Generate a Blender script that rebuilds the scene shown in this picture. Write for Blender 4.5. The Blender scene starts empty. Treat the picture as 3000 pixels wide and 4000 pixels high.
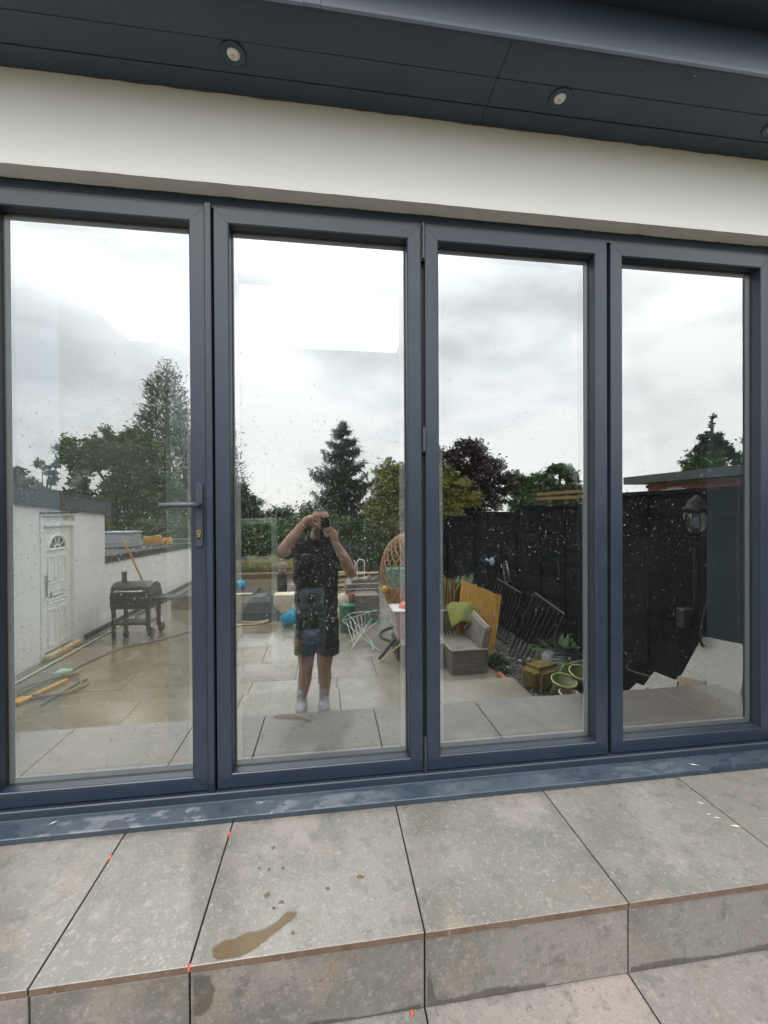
import bpy, bmesh, math, random
from mathutils import Vector, Matrix, Quaternion
random.seed(7)
R = math.radians
S = bpy.context.scene
COL = S.collection

# ------------------------------------------------------------------ camera
cam_d = bpy.data.cameras.new('camera')
cam_d.sensor_fit = 'HORIZONTAL'; cam_d.sensor_width = 36.0; cam_d.lens = 19.488
cam_d.clip_start = 0.01; cam_d.clip_end = 600
cam = bpy.data.objects.new('camera', cam_d); COL.objects.link(cam)
cam.matrix_world = (Matrix.Translation((0, -1.6866, 1.138)) @ Matrix.Rotation(-R(7.69), 4, 'Z')
                    @ Matrix.Rotation(R(90 - 0.29), 4, 'X') @ Matrix.Rotation(-R(0.30), 4, 'Z'))
S.camera = cam

# ------------------------------------------------------------------ world: overcast sky with grey cloud
W = bpy.data.worlds.new('World'); S.world = W; W.use_nodes = True
nt = W.node_tree; nt.nodes.clear()
def wn(t, **k):
    n = nt.nodes.new(t)
    for a, b in k.items(): setattr(n, a, b)
    return n
SUN_EL, SUN_AZ = 52.0, 205.0
sky = wn('ShaderNodeTexSky', sky_type='NISHITA', sun_disc=False, sun_elevation=R(SUN_EL), sun_rotation=R(SUN_AZ))
tc = wn('ShaderNodeTexCoord')
mp = wn('ShaderNodeMapping'); mp.inputs['Scale'].default_value = (1.0, 1.0, 2.1); mp.inputs['Location'].default_value = (0.35, 0.2, 0.1)
nt.links.new(tc.outputs['Generated'], mp.inputs['Vector'])
n1 = wn('ShaderNodeTexNoise'); n1.inputs['Scale'].default_value = 1.7; n1.inputs['Detail'].default_value = 6; n1.inputs['Roughness'].default_value = 0.55
nt.links.new(mp.outputs['Vector'], n1.inputs['Vector'])
cr = wn('ShaderNodeValToRGB')
cr.color_ramp.elements[0].position = 0.39; cr.color_ramp.elements[0].color = (0.50, 0.52, 0.52, 1)
cr.color_ramp.elements[1].position = 0.60; cr.color_ramp.elements[1].color = (1.0, 1.01, 0.99, 1)
nt.links.new(n1.outputs['Fac'], cr.inputs['Fac'])
# cloud deck is thinner, so brighter, overhead
sp = wn('ShaderNodeSeparateXYZ'); nt.links.new(tc.outputs['Generated'], sp.inputs[0])
mr = wn('ShaderNodeMapRange'); mr.interpolation_type = 'SMOOTHSTEP'; mr.inputs['From Min'].default_value = 0.12; mr.inputs['From Max'].default_value = 0.95
mr.inputs['To Min'].default_value = 6.9; mr.inputs['To Max'].default_value = 18.5
nt.links.new(sp.outputs['Z'], mr.inputs['Value'])
cm = wn('ShaderNodeVectorMath', operation='SCALE')
nt.links.new(cr.outputs['Color'], cm.inputs[0]); nt.links.new(mr.outputs['Result'], cm.inputs['Scale'])
mx = wn('ShaderNodeMix', data_type='RGBA'); mx.inputs['Factor'].default_value = 0.90
nt.links.new(sky.outputs['Color'], mx.inputs['A']); nt.links.new(cm.outputs['Vector'], mx.inputs['B'])
bg = wn('ShaderNodeBackground'); bg.inputs['Strength'].default_value = 0.125
out = wn('ShaderNodeOutputWorld')
nt.links.new(mx.outputs['Result'], bg.inputs['Color']); nt.links.new(bg.outputs[0], out.inputs[0])

sun_d = bpy.data.lights.new('sun', 'SUN'); sun_d.energy = 0.6; sun_d.angle = R(30); sun_d.color = (1.0, 0.96, 0.9)
sun = bpy.data.objects.new('sun', sun_d); COL.objects.link(sun)
az = R(SUN_AZ)
sdir = Vector((math.sin(az)*math.cos(R(SUN_EL)), math.cos(az)*math.cos(R(SUN_EL)), math.sin(R(SUN_EL))))
sun.rotation_euler = sdir.to_track_quat('Z', 'Y').to_euler(); sun.location = (0, -6, 9)

vs = S.view_settings
S.display_settings.display_device = 'sRGB'
vs.view_transform = 'Standard'; vs.look = 'None'; vs.gamma = 1; vs.exposure = 1.28; vs.use_curve_mapping = False
S.render.engine = 'CYCLES'
cy = S.cycles
cy.max_bounces = 14; cy.diffuse_bounces = 4; cy.glossy_bounces = 8; cy.transmission_bounces = 10; cy.transparent_max_bounces = 24
cy.caustics_reflective = False; cy.caustics_refractive = False; cy.sample_clamp_indirect = 6
cy.use_denoising = True
try: cy.denoiser = 'OPENIMAGEDENOISE'; cy.denoising_input_passes = 'RGB_ALBEDO_NORMAL'; cy.denoising_prefilter = 'ACCURATE'
except Exception: pass

# ------------------------------------------------------------------ material helpers
def mat(name, col, rough=0.6, spec=0.5, metal=0.0, noise=None, bump=None, sheen=None, emit=None):
    """noise: list of (scale, colour2, lo, hi, detail); bump: (scale, strength, distance)"""
    m = bpy.data.materials.new(name); m.use_nodes = True
    t = m.node_tree; p = t.nodes['Principled BSDF']
    p.inputs['Roughness'].default_value = rough; p.inputs['Metallic'].default_value = metal
    p.inputs['Specular IOR Level'].default_value = spec
    p.inputs['Base Color'].default_value = (*col, 1)
    co = t.nodes.new('ShaderNodeTexCoord')
    oi = t.nodes.new('ShaderNodeObjectInfo')
    ad = t.nodes.new('ShaderNodeVectorMath'); ad.operation = 'MULTIPLY_ADD'
    ad.inputs[1].default_value = (1, 1, 1)
    cmb = t.nodes.new('ShaderNodeMath'); cmb.operation = 'MULTIPLY'; cmb.inputs[1].default_value = 37.0
    t.links.new(oi.outputs['Random'], cmb.inputs[0])
    t.links.new(co.outputs['Object'], ad.inputs[0]); t.links.new(cmb.outputs[0], ad.inputs[2])
    last = None
    for k, (sc, c2, lo, hi, det) in enumerate(noise or []):
        n = t.nodes.new('ShaderNodeTexNoise'); n.inputs['Scale'].default_value = sc; n.inputs['Detail'].default_value = det
        n.inputs['Roughness'].default_value = 0.62
        t.links.new(ad.outputs[0], n.inputs['Vector'])
        r = t.nodes.new('ShaderNodeMapRange'); r.inputs['From Min'].default_value = lo; r.inputs['From Max'].default_value = hi
        t.links.new(n.outputs['Fac'], r.inputs['Value'])
        x = t.nodes.new('ShaderNodeMix'); x.data_type = 'RGBA'
        t.links.new(r.outputs['Result'], x.inputs['Factor'])
        if last is None: x.inputs['A'].default_value = (*col, 1)
        else: t.links.new(last, x.inputs['A'])
        x.inputs['B'].default_value = (*c2, 1)
        last = x.outputs['Result']
    if last is not None: t.links.new(last, p.inputs['Base Color'])
    if bump:
        bs = bump if isinstance(bump, list) else [bump]
        prev = None
        for sc, st, di in bs:
            n = t.nodes.new('ShaderNodeTexNoise'); n.inputs['Scale'].default_value = sc; n.inputs['Detail'].default_value = 5
            t.links.new(ad.outputs[0], n.inputs['Vector'])
            b = t.nodes.new('ShaderNodeBump'); b.inputs['Strength'].default_value = st; b.inputs['Distance'].default_value = di
            t.links.new(n.outputs['Fac'], b.inputs['Height'])
            if prev is not None: t.links.new(prev, b.inputs['Normal'])
            prev = b.outputs['Normal']
        t.links.new(prev, p.inputs['Normal'])
    if emit: p.inputs['Emission Color'].default_value = (*emit[0], 1); p.inputs['Emission Strength'].default_value = emit[1]
    return m

def rough_noise(m, sc, lo, hi, r0, r1, stretch=(1, 1, 1)):
    """vary roughness in patches: wet film against dry surface"""
    t = m.node_tree; p = t.nodes['Principled BSDF']
    co = t.nodes.new('ShaderNodeTexCoord'); mpn = t.nodes.new('ShaderNodeMapping'); mpn.inputs['Scale'].default_value = stretch
    t.links.new(co.outputs['Object'], mpn.inputs[0])
    n = t.nodes.new('ShaderNodeTexNoise'); n.inputs['Scale'].default_value = sc; n.inputs['Detail'].default_value = 4
    t.links.new(mpn.outputs[0], n.inputs['Vector'])
    r = t.nodes.new('ShaderNodeMapRange'); r.inputs['From Min'].default_value = lo; r.inputs['From Max'].default_value = hi
    r.inputs['To Min'].default_value = r0; r.inputs['To Max'].default_value = r1
    t.links.new(n.outputs['Fac'], r.inputs['Value']); t.links.new(r.outputs['Result'], p.inputs['Roughness'])
    return m

def glass_mat(name, refl, tint, film=0.0):
    """coated pane: mirror-like reflection mixed with clear transmission"""
    m = bpy.data.materials.new(name); m.use_nodes = True; t = m.node_tree; t.nodes.clear()
    o = t.nodes.new('ShaderNodeOutputMaterial'); mixs = t.nodes.new('ShaderNodeMixShader')
    tr = t.nodes.new('ShaderNodeBsdfTransparent'); tr.inputs[0].default_value = (*tint, 1)
    gl = t.nodes.new('ShaderNodeBsdfGlossy'); gl.inputs['Roughness'].default_value = 0.0; gl.inputs['Color'].default_value = (0.97, 0.985, 0.98, 1)
    fr = t.nodes.new('ShaderNodeFresnel'); fr.inputs['IOR'].default_value = 1.5
    mrn = t.nodes.new('ShaderNodeMapRange'); mrn.inputs['From Min'].default_value = 0.04; mrn.inputs['From Max'].default_value = 1
    mrn.inputs['To Min'].default_value = refl; mrn.inputs['To Max'].default_value = 1
    t.links.new(fr.outputs[0], mrn.inputs['Value']); t.links.new(mrn.outputs['Result'], mixs.inputs[0])
    t.links.new(tr.outputs[0], mixs.inputs[1]); t.links.new(gl.outputs[0], mixs.inputs[2]); t.links.new(mixs.outputs[0], o.inputs[0])
    if film:      # patchy dust film, with the pale haze over the pane painted in
        df = t.nodes.new('ShaderNodeBsdfDiffuse'); df.inputs[0].default_value = (0.74, 0.79, 0.68, 1)
        co = t.nodes.new('ShaderNodeTexCoord'); n = t.nodes.new('ShaderNodeTexNoise'); n.inputs['Scale'].default_value = 2.6; n.inputs['Detail'].default_value = 6
        t.links.new(co.outputs['Object'], n.inputs['Vector'])
        r = t.nodes.new('ShaderNodeMapRange'); r.inputs['From Min'].default_value = 0.3; r.inputs['From Max'].default_value = 0.7; r.inputs['To Min'].default_value = film*0.4; r.inputs['To Max'].default_value = film*1.6
        t.links.new(n.outputs['Fac'], r.inputs['Value'])
        m2 = t.nodes.new('ShaderNodeMixShader'); t.links.new(r.outputs['Result'], m2.inputs[0]); t.links.new(mixs.outputs[0], m2.inputs[1]); t.links.new(df.outputs[0], m2.inputs[2]); t.links.new(m2.outputs[0], o.inputs[0])
    return m

def clear_mat(name, col):
    m = bpy.data.materials.new(name); m.use_nodes = True; t = m.node_tree; t.nodes.clear()
    o = t.nodes.new('ShaderNodeOutputMaterial'); tr = t.nodes.new('ShaderNodeBsdfTransparent'); tr.inputs[0].default_value = (*col, 1)
    t.links.new(tr.outputs[0], o.inputs[0]); return m

# ------------------------------------------------------------------ mesh helpers
class MB:
    """collects shapes and builds them as ONE mesh object"""
    def __init__(s): s.v = []; s.f = []; s.m = []
    def add(s, vs, fs, mi=0):
        o = len(s.v); s.v += [tuple(x) for x in vs]; s.f += [[i+o for i in q] for q in fs]; s.m += [mi]*len(fs); return s
    def box(s, x0, x1, y0, y1, z0, z1, mi=0, M=None):
        vs = [Vector((x, y, z)) for z in (z0, z1) for y in (y0, y1) for x in (x0, x1)]
        if M: vs = [M @ q for q in vs]
        return s.add(vs, [(0, 2, 3, 1), (4, 5, 7, 6), (0, 1, 5, 4), (2, 6, 7, 3), (0, 4, 6, 2), (1, 3, 7, 5)], mi)
    def hexa(s, p, mi=0):   # eight corners, bottom ring then top ring
        return s.add(p, [(3, 2, 1, 0), (4, 5, 6, 7), (0, 1, 5, 4), (1, 2, 6, 5), (2, 3, 7, 6), (3, 0, 4, 7)], mi)
    def tube(s, pts, r, n=8, mi=0, cap=True, closed=False):
        pts = [Vector(p) for p in pts]; rs = r if isinstance(r, (list, tuple)) else [r]*len(pts)
        vs = []; N = len(pts)
        up = None
        for i, p in enumerate(pts):
            if closed: d = pts[(i+1) % N]-pts[i-1]
            else: d = pts[min(i+1, N-1)]-pts[max(i-1, 0)]
            if d.length < 1e-9: d = Vector((0, 0, 1))
            d.normalize()
            if up is None: up = Vector((0, 0, 1)) if abs(d.z) < 0.9 else Vector((1, 0, 0))
            a = d.cross(up)
            if a.length < 1e-4: a = d.orthogonal()
            a.normalize(); b = a.cross(d).normalized(); up = b
            vs += [p+(a*math.cos(2*math.pi*k/n)+b*math.sin(2*math.pi*k/n))*rs[i] for k in range(n)]
        fs = []
        for i in range(N if closed else N-1):
            j = (i+1) % N
            fs += [(i*n+k, i*n+(k+1) % n, j*n+(k+1) % n, j*n+k) for k in range(n)]
        if cap and not closed: fs += [tuple(range(n))[::-1], tuple((N-1)*n+k for k in range(n))]
        return s.add(vs, fs, mi)
    def lathe(s, prof, n=16, c=(0, 0, 0), mi=0, M=None):
        vs = []; fs = []
        for r, z in prof:
            for k in range(n):
                q = Vector((r*math.cos(2*math.pi*k/n), r*math.sin(2*math.pi*k/n), z))
                vs.append((M @ q if M else q)+Vector(c))
        for i in range(len(prof)-1):
            fs += [(i*n+k, i*n+(k+1) % n, (i+1)*n+(k+1) % n, (i+1)*n+k) for k in range(n)]
        fs += [tuple(range(n))[::-1], tuple((len(prof)-1)*n+k for k in range(n))]
        return s.add(vs, fs, mi)
    def prism(s, poly, d0, d1, M=None, mi=0):   # polygon in local xz extruded along local y
        n = len(poly); vs = [Vector((x, d0, z)) for x, z in poly]+[Vector((x, d1, z)) for x, z in poly]
        if M: vs = [M @ q for q in vs]
        return s.add(vs, [tuple(range(n)), tuple(range(n, 2*n))[::-1]]+[(i, n+i, n+(i+1) % n, (i+1) % n) for i in range(n)], mi)
    def ell(s, c, r, n=14, k=9, M=None, mi=0):
        vs = []; fs = []
        for i in range(k+1):
            th = math.pi*i/k
            for j in range(n):
                ph = 2*math.pi*j/n
                q = Vector((r[0]*math.sin(th)*math.cos(ph), r[1]*math.sin(th)*math.sin(ph), r[2]*math.cos(th)))
                vs.append((M @ q if M else q)+Vector(c))
        for i in range(k):
            fs += [(i*n+j, (i+1)*n+j, (i+1)*n+(j+1) % n, i*n+(j+1) % n) for j in range(n)]
        return s.add(vs, fs, mi)
    def build(s, name, m, parent=None, smooth=False, bevel=0.0, kind=None, seg=1):
        me = bpy.data.meshes.new(name); me.from_pydata(s.v, [], s.f)
        for q in (m if isinstance(m, (list, tuple)) else [m]): me.materials.append(q)
        me.polygons.foreach_set('material_index', s.m)
        bm = bmesh.new(); bm.from_mesh(me); bmesh.ops.recalc_face_normals(bm, faces=bm.faces)
        if bevel:
            es = [e for e in bm.edges if len(e.link_faces) == 2 and e.calc_face_angle(0) > 0.6]
            bmesh.ops.bevel(bm, geom=es, offset=bevel, segments=seg, affect='EDGES', clamp_overlap=True)
        bm.to_mesh(me); bm.free()
        if smooth: me.polygons.foreach_set('use_smooth', [True]*len(me.polygons))
        o = bpy.data.objects.new(name, me); COL.objects.link(o)
        if parent: o.parent = parent
        if kind: o['kind'] = kind
        return o
def tag(o, label, cat, group=None, kind=None):
    o['label'] = label; o['category'] = cat
    if group: o['group'] = group
    if kind: o['kind'] = kind
    return o
def thing(name, label, cat, loc=(0, 0, 0), rz=0, group=None, kind=None):
    o = bpy.data.objects.new(name, None); COL.objects.link(o); o.empty_display_size = 0.1
    o.location = loc; o.rotation_euler = (0, 0, rz)
    return tag(o, label, cat, group, kind)
def struct(name, parts_kind=True):
    o = bpy.data.objects.new(name, None); COL.objects.link(o); o['kind'] = 'structure'; return o
def inst(src, name, parent, loc=(0, 0, 0), rot=(0, 0, 0), scale=(1, 1, 1)):
    o = src.copy(); o.name = name; COL.objects.link(o); o.parent = parent
    o.location = loc; o.rotation_euler = rot; o.scale = scale; return o

# ------------------------------------------------------------------ materials
M = {}
M['frame'] = mat('anthracite_powder_coat', (0.022, 0.034, 0.053), 0.34, 0.5, noise=[(3, (0.017, 0.027, 0.044), 0.4, 0.7, 4), (9, (0.029, 0.042, 0.061), 0.55, 0.75, 6), (160, (0.05, 0.062, 0.082), 0.62, 0.8, 2)], bump=(420, 0.1, 0.0006))
M['frame_wet'] = rough_noise(mat('anthracite_wet_sill', (0.024, 0.038, 0.056), 0.3, 0.6, noise=[(5, (0.034, 0.05, 0.07), 0.45, 0.6, 4)], bump=(240, 0.25, 0.0012)), 16, 0.46, 0.54, 0.5, 0.17, (1, 2.2, 1))
M['gasket'] = mat('black_rubber_gasket', (0.012, 0.012, 0.013), 0.5, 0.4)
M['hinge'] = mat('dark_hinge_metal', (0.032, 0.04, 0.055), 0.38, 0.6)
M['brass'] = mat('brass_cylinder', (0.75, 0.52, 0.2), 0.25, 0.5, 1.0)
M['render'] = mat('white_painted_render', (0.80, 0.79, 0.765), 0.85, 0.2, noise=[(1.3, (0.77, 0.76, 0.73), 0.4, 0.7, 4)], bump=[(6, 0.10, 0.012), (28, 0.2, 0.004), (150, 0.35, 0.0018)])
M['soffit'] = mat('anthracite_soffit_board', (0.038, 0.062, 0.098), 0.40, 0.5, noise=[(2.5, (0.030, 0.050, 0.082), 0.4, 0.65, 4)], bump=(260, 0.1, 0.0008))
M['fascia'] = mat('anthracite_fascia', (0.034, 0.049, 0.074), 0.36, 0.5, noise=[(2, (0.028, 0.042, 0.063), 0.4, 0.65, 4)], bump=(220, 0.1, 0.0008))
M['caulk'] = mat('ragged_brown_sealant', (0.2, 0.13, 0.08), 0.9)
stone_noise = [(1.5, (0.122, 0.120, 0.105), 0.44, 0.61, 7), (3.0, (0.285, 0.247, 0.226), 0.5, 0.66, 7), (6, (0.203, 0.165, 0.115), 0.55, 0.76, 7), (15, (0.118, 0.112, 0.10), 0.53, 0.74, 7), (46, (0.30, 0.276, 0.252), 0.55, 0.75, 7), (105, (0.355, 0.332, 0.307), 0.58, 0.74, 5), (120, (0.092, 0.087, 0.077), 0.58, 0.74, 4)]
M['stone'] = mat('porcelain_stone_paving', (0.213, 0.194, 0.175), 0.34, 0.5, noise=stone_noise, bump=[(34, 0.35, 0.004), (120, 0.55, 0.0025)])
M['stone_edge'] = mat('brown_slab_edge', (0.150, 0.100, 0.078), 0.7, 0.3, noise=[(14, (0.10, 0.062, 0.04), 0.5, 0.7, 4), (60, (0.26, 0.20, 0.17), 0.62, 0.72, 3)])
M['riser'] = mat('porcelain_stone_riser', (0.215, 0.2, 0.184), 0.42, 0.45, noise=stone_noise, bump=[(34, 0.3, 0.003), (130, 0.5, 0.002)])
M['patio'] = mat('wet_patio_slab', (0.27, 0.245, 0.205), 0.24, 0.5, noise=[(1.6, (0.20, 0.175, 0.135), 0.4, 0.62, 5), (4, (0.33, 0.305, 0.265), 0.5, 0.75, 5), (60, (0.36, 0.335, 0.30), 0.58, 0.72, 3)], bump=[(40, 0.2, 0.003)])
M['patio_mud'] = mat('muddy_wet_patio_slab', (0.175, 0.138, 0.088), 0.22, 0.5, noise=[(1.4, (0.11, 0.085, 0.05), 0.4, 0.62, 5), (4, (0.235, 0.20, 0.145), 0.5, 0.75, 5), (60, (0.28, 0.25, 0.20), 0.58, 0.74, 3)], bump=[(40, 0.2, 0.003)])
for k_ in ('stone', 'patio', 'patio_mud'):      # film of rain water on the paving
    p_ = M[k_].node_tree.nodes['Principled BSDF']; p_.inputs['Coat Weight'].default_value = 0.75; p_.inputs['Coat Roughness'].default_value = 0.14; p_.inputs['Coat IOR'].default_value = 1.38
M['joint'] = mat('dark_joint', (0.03, 0.026, 0.022), 0.9)
M['mortar'] = mat('pale_mortar', (0.55, 0.53, 0.46), 0.9)
M['plaster'] = mat('pale_blue_plaster', (0.48, 0.70, 0.90), 0.9)
M['spacer_bar'] = mat('silver_spacer_bar', (0.90, 0.88, 0.95), 0.4)
M['ceil'] = mat('white_ceiling', (0.74, 0.76, 0.75), 0.9)
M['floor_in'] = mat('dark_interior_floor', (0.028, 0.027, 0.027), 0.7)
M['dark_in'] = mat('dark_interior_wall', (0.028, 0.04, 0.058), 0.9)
M['glass_out'] = [glass_mat('coated_glass', 0.40, (0.95, 0.98, 0.98), f) for f in (0.036, 0.012, 0.003, 0.006)]
M['stone_pale'] = mat('pale_new_slab', (0.35, 0.34, 0.315), 0.5, noise=[(5, (0.28, 0.27, 0.245), 0.42, 0.66, 5), (50, (0.48, 0.46, 0.43), 0.55, 0.7, 4)])
M['glass_in'] = glass_mat('inner_glass', 0.13, (0.97, 0.985, 0.985))
M['clear'] = clear_mat('clear_edge', (0.97, 0.98, 0.98))
# ================================================================== the house front
house = thing('house', 'white rendered house extension with grey soffit above four glazed doors', 'house')
WY = -0.058; ZH = 2.3637; ZS = 2.699
mb = MB()
# rendered band above the opening, its lower back edge is ragged where it meets the frame
N = 240; xs = [-4.2+9.4*i/N for i in range(N+1)]
mb.box(-4.2, 5.2, WY, 0.12, ZH+0.012, ZS+0.02)
rg = [random.uniform(-0.0035, 0.0045) for _ in xs]
vsr = []; 
for i, x in enumerate(xs):
    w = random.uniform(-0.0012, 0.0012)
    vsr += [(x, WY, ZH+0.012), (x, WY+0.0015, ZH+w*0.6), (x, 0.012+rg[i], ZH+rg[i]*0.9), (x, 0.012, ZH+0.012)]
fsr = []
for i in range(N):
    for k in range(3): fsr.append((4*i+k, 4*i+k+1, 4*i+5+k, 4*i+4+k))
mb.add(vsr, fsr)
mb.build('wall', M['render'], house)
mb = MB(); mb.box(-4.2, -1.318, WY, 0.12, -0.72, ZH+0.012); mb.build('wall', M['render'], house)
mb = MB(); mb.box(2.125, 5.2, WY, 0.12, -0.72, ZH+0.012); mb.build('wall', M['render'], house)
mb = MB(); mb.box(-4.2, 5.2, 0.0, 0.3, ZS+0.03, 3.5); mb.build('wall', M['render'], house)
# ragged sealant line under the soffit
mb = MB(); vs_ = []; 
for i in range(181):
    x = -4.2+9.4*i/180; a = random.uniform(0.001, 0.0065)
    vs_ += [(x, WY-0.0025, ZS+0.003), (x, WY-0.0025, ZS-a)]
mb.add(vs_, [(2*i, 2*i+1, 2*i+3, 2*i+2) for i in range(180)]); mb.build('sealant', M['caulk'], house)
# soffit boards: three runs, butt joint near x = 0.62
for y0, y1, dz in ((WY+0.01, -0.1345, 0.0), (-0.1375, -0.2415, 0.0015), (-0.2445, -0.3640, 0.0)):
    for x0, x1 in ((-4.2, 0.6175), (0.619, 5.2)):
        mb = MB(); mb.box(x0, x1, y1, y0, ZS+dz, ZS+0.012); mb.build('soffit_board', M['soffit'], house, bevel=0.0012)
mb = MB(); mb.box(-4.2, 5.2, -0.36, 0.0, ZS+0.013, ZS+0.03); mb.build('soffit_backing', M['gasket'], house)
# fascia with rounded lower edge, in three lengths (joints by the cover strip)
prof = [(-0.3645, ZS+0.006), (-0.3660, ZS-0.004), (-0.3700, ZS-0.008), (-0.3755, ZS-0.006), (-0.3790, ZS+0.002), (-0.3800, ZS+0.012), (-0.3800, ZS+0.235), (-0.3645, ZS+0.235)]
for x0, x1, e in ((-4.2, -0.065, 0), (-0.064, -0.0135, 0.0012), (-0.0125, 5.2, 0)):
    mb = MB(); n = len(prof)
    vsf = [(x0, y-e, z) for y, z in prof]+[(x1, y-e, z) for y, z in prof]
    mb.add(vsf, [tuple(range(n))[::-1], tuple(range(n, 2*n))]+[(i, (i+1) % n, n+(i+1) % n, n+i) for i in range(n)])
    mb.build('fascia_board', M['fascia'], house)
# square gutter in front of the fascia
gp = [(-0.381, 2.80+0.055), (-0.492, 2.80+0.055), (-0.500, 2.80+0.062), (-0.500, 2.94), (-0.494, 2.94), (-0.494, 2.868), (-0.386, 2.868), (-0.386, 2.94), (-0.381, 2.94)]
mb = MB(); n = len(gp)
mb.add([(-4.2, y, z) for y, z in gp]+[(5.2, y, z) for y, z in gp], [(i, (i+1) % n, n+(i+1) % n, n+i) for i in range(n)]+[tuple(range(n))[::-1], tuple(range(n, 2*n))])
mb.build('gutter', M['fascia'], house)
mb = MB(); mb.box(-4.2, 5.2, -0.38, 1.0, 2.945, 3.0); mb.build('roof', M['gasket'], house)
# room behind the doors
RX0, RX1, RY1, CZ = -2.6, 3.4, 5.2, 2.40
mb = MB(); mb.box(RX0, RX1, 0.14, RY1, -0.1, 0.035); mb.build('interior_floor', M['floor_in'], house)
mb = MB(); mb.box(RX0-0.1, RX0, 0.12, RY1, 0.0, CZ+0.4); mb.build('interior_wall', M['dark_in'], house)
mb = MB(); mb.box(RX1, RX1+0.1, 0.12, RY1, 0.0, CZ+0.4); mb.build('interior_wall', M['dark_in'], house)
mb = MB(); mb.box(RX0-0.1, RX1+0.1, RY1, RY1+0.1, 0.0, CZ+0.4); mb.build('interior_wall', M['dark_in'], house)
mb = MB(); mb.box(-1.75, -1.31, 0.122, 0.56, 0.036, CZ); mb.build('interior_pier', M['plaster'], house)
mb = MB(); mb.box(2.225, 3.4, 0.122, 0.50, 0.036, CZ); mb.build('interior_pier', M['plaster'], house)
SX0, SX1, SY0, SY1 = -1.44, 0.55, 0.72, 1.62
mb = MB()
mb.box(RX0, SX0, 0.12, RY1, CZ, CZ+0.08); mb.box(SX1, RX1, 0.12, RY1, CZ, CZ+0.08); mb.box(SX0, SX1, 0.12, SY0, CZ, CZ+0.08); mb.box(SX0, SX1, SY1, RY1, CZ, CZ+0.08)
mb.build('ceiling', M['ceil'], house)
mb = MB()
mb.box(SX0-0.03, SX0, SY0, SY1, CZ+0.081, CZ+0.55); mb.box(SX1, SX1+0.03, SY0, SY1, CZ+0.081, CZ+0.55)
mb.box(SX0-0.03, SX1+0.03, SY0-0.03, SY0, CZ+0.081, CZ+0.55); mb.box(SX0-0.03, SX1+0.03, SY1, SY1+0.03, CZ+0.081, CZ+0.55)
mb.build('rooflight_well', M['ceil'], house)
mb = MB(); mb.box(RX0-0.1, SX0-0.03, 1.0, RY1+0.1, 2.96, 3.0); mb.box(SX1+0.03, RX1+0.1, 1.0, RY1+0.1, 2.96, 3.0); mb.box(SX0-0.03, SX1+0.03, SY1+0.03, RY1+0.1, 2.96, 3.0)
mb.build('roof', M['gasket'], house)

# ------------------------------------------------------------------ downlights in the soffit
def downlight(x, label):
    t = thing('downlight', label, 'downlight', (x, -0.203, ZS), 0, 'downlights in the soffit')
    mb = MB(); mb.lathe([(0.0205, 0.0015), (0.0225, -0.003), (0.036, -0.0055), (0.042, -0.004), (0.043, 0.0015)], 40); mb.build('trim_ring', M['soffit'], t, True)
    mb = MB(); mb.lathe([(0.0212, 0.0010), (0.0212, -0.0022), (0.012, -0.0040), (0.008, -0.0042)], 36); mb.build('lens', M['lens'], t, True)
    mb = MB(); mb.lathe([(0.0075, -0.0040), (0.006, -0.0056), (0.002, -0.0060)], 20, (-0.003, 0.004, 0)); mb.build('diode', M['diode'], t, True)
M['lens'] = mat('frosted_lens', (0.78, 0.80, 0.78), 0.35)
M['diode'] = mat('orange_phosphor', (0.85, 0.47, 0.22), 0.5)
downlight(-0.311, 'recessed round soffit downlight above the left door panels')
downlight(0.884, 'recessed round soffit downlight right of centre, middle of the three')
downlight(1.825, 'recessed round soffit downlight cut off by the right edge of the photo')

# ------------------------------------------------------------------ door frame: head, jambs, threshold, sill
LZ0, LZ1, ST = 0.053, 2.311, 0.0558
dfr = thing('door_frame', 'fixed dark grey outer frame and wet sill holding the four glazed doors', 'door frame', kind='thing')
FX0, FX1 = -1.316, 2.122
mb = MB(); mb.box(FX0, FX1, 0.014, 0.10, 2.3255, ZH+0.02); mb.build('head', M['frame'], dfr, bevel=0.0015)
mb = MB(); mb.box(FX0+0.04, FX1-0.04, 0.006, 0.0135, 2.3135, 2.3235); mb.build('weather_seal', M['hinge'], dfr)
mb = MB(); mb.box(FX0, -1.2575, 0.006, 0.10, 0.03, 2.3253); mb.build('jamb', M['frame'], dfr, bevel=0.0015)
mb = MB(); mb.box(2.0618, FX1, 0.006, 0.10, 0.03, 2.3253); mb.build('jamb', M['frame'], dfr, bevel=0.0015)
mb = MB()
tp = [(-0.050, 0.036), (-0.050, 0.067), (-0.046, 0.070), (-0.012, 0.047), (0.085, 0.047), (0.085, 0.03)]
mb.add([(FX0-0.02, y, z) for y, z in tp]+[(FX1+0.02, y, z) for y, z in tp], [tuple(range(6))[::-1], tuple(range(6, 12))]+[(i, (i+1) % 6, 6+(i+1) % 6, 6+i) for i in range(6)])
mb.build('threshold', M['frame'], dfr)
mb = MB()
sp_ = [(-0.0505, 0.041), (-0.052, 0.0385), (-0.108, 0.0225), (-0.1130, 0.0215), (-0.1155, 0.0185), (-0.1160, 0.0025), (-0.112, 0.002), (-0.112, 0.016), (-0.0505, 0.034)]
n = len(sp_)
NX = 60; vs_ = []; fs_ = []
for i in range(NX+1):
    x = FX0-0.03+(FX1-FX0+0.06)*i/NX
    vs_ += [(x, y, z) for y, z in sp_]
for i in range(NX): fs_ += [(i*n+k, i*n+(k+1) % n, (i+1)*n+(k+1) % n, (i+1)*n+k) for k in range(n)]
mb.add(vs_, fs_+[tuple(range(n))[::-1], tuple(NX*n+k for k in range(n))]); mb.build('sill', M['frame_wet'], dfr)
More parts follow.
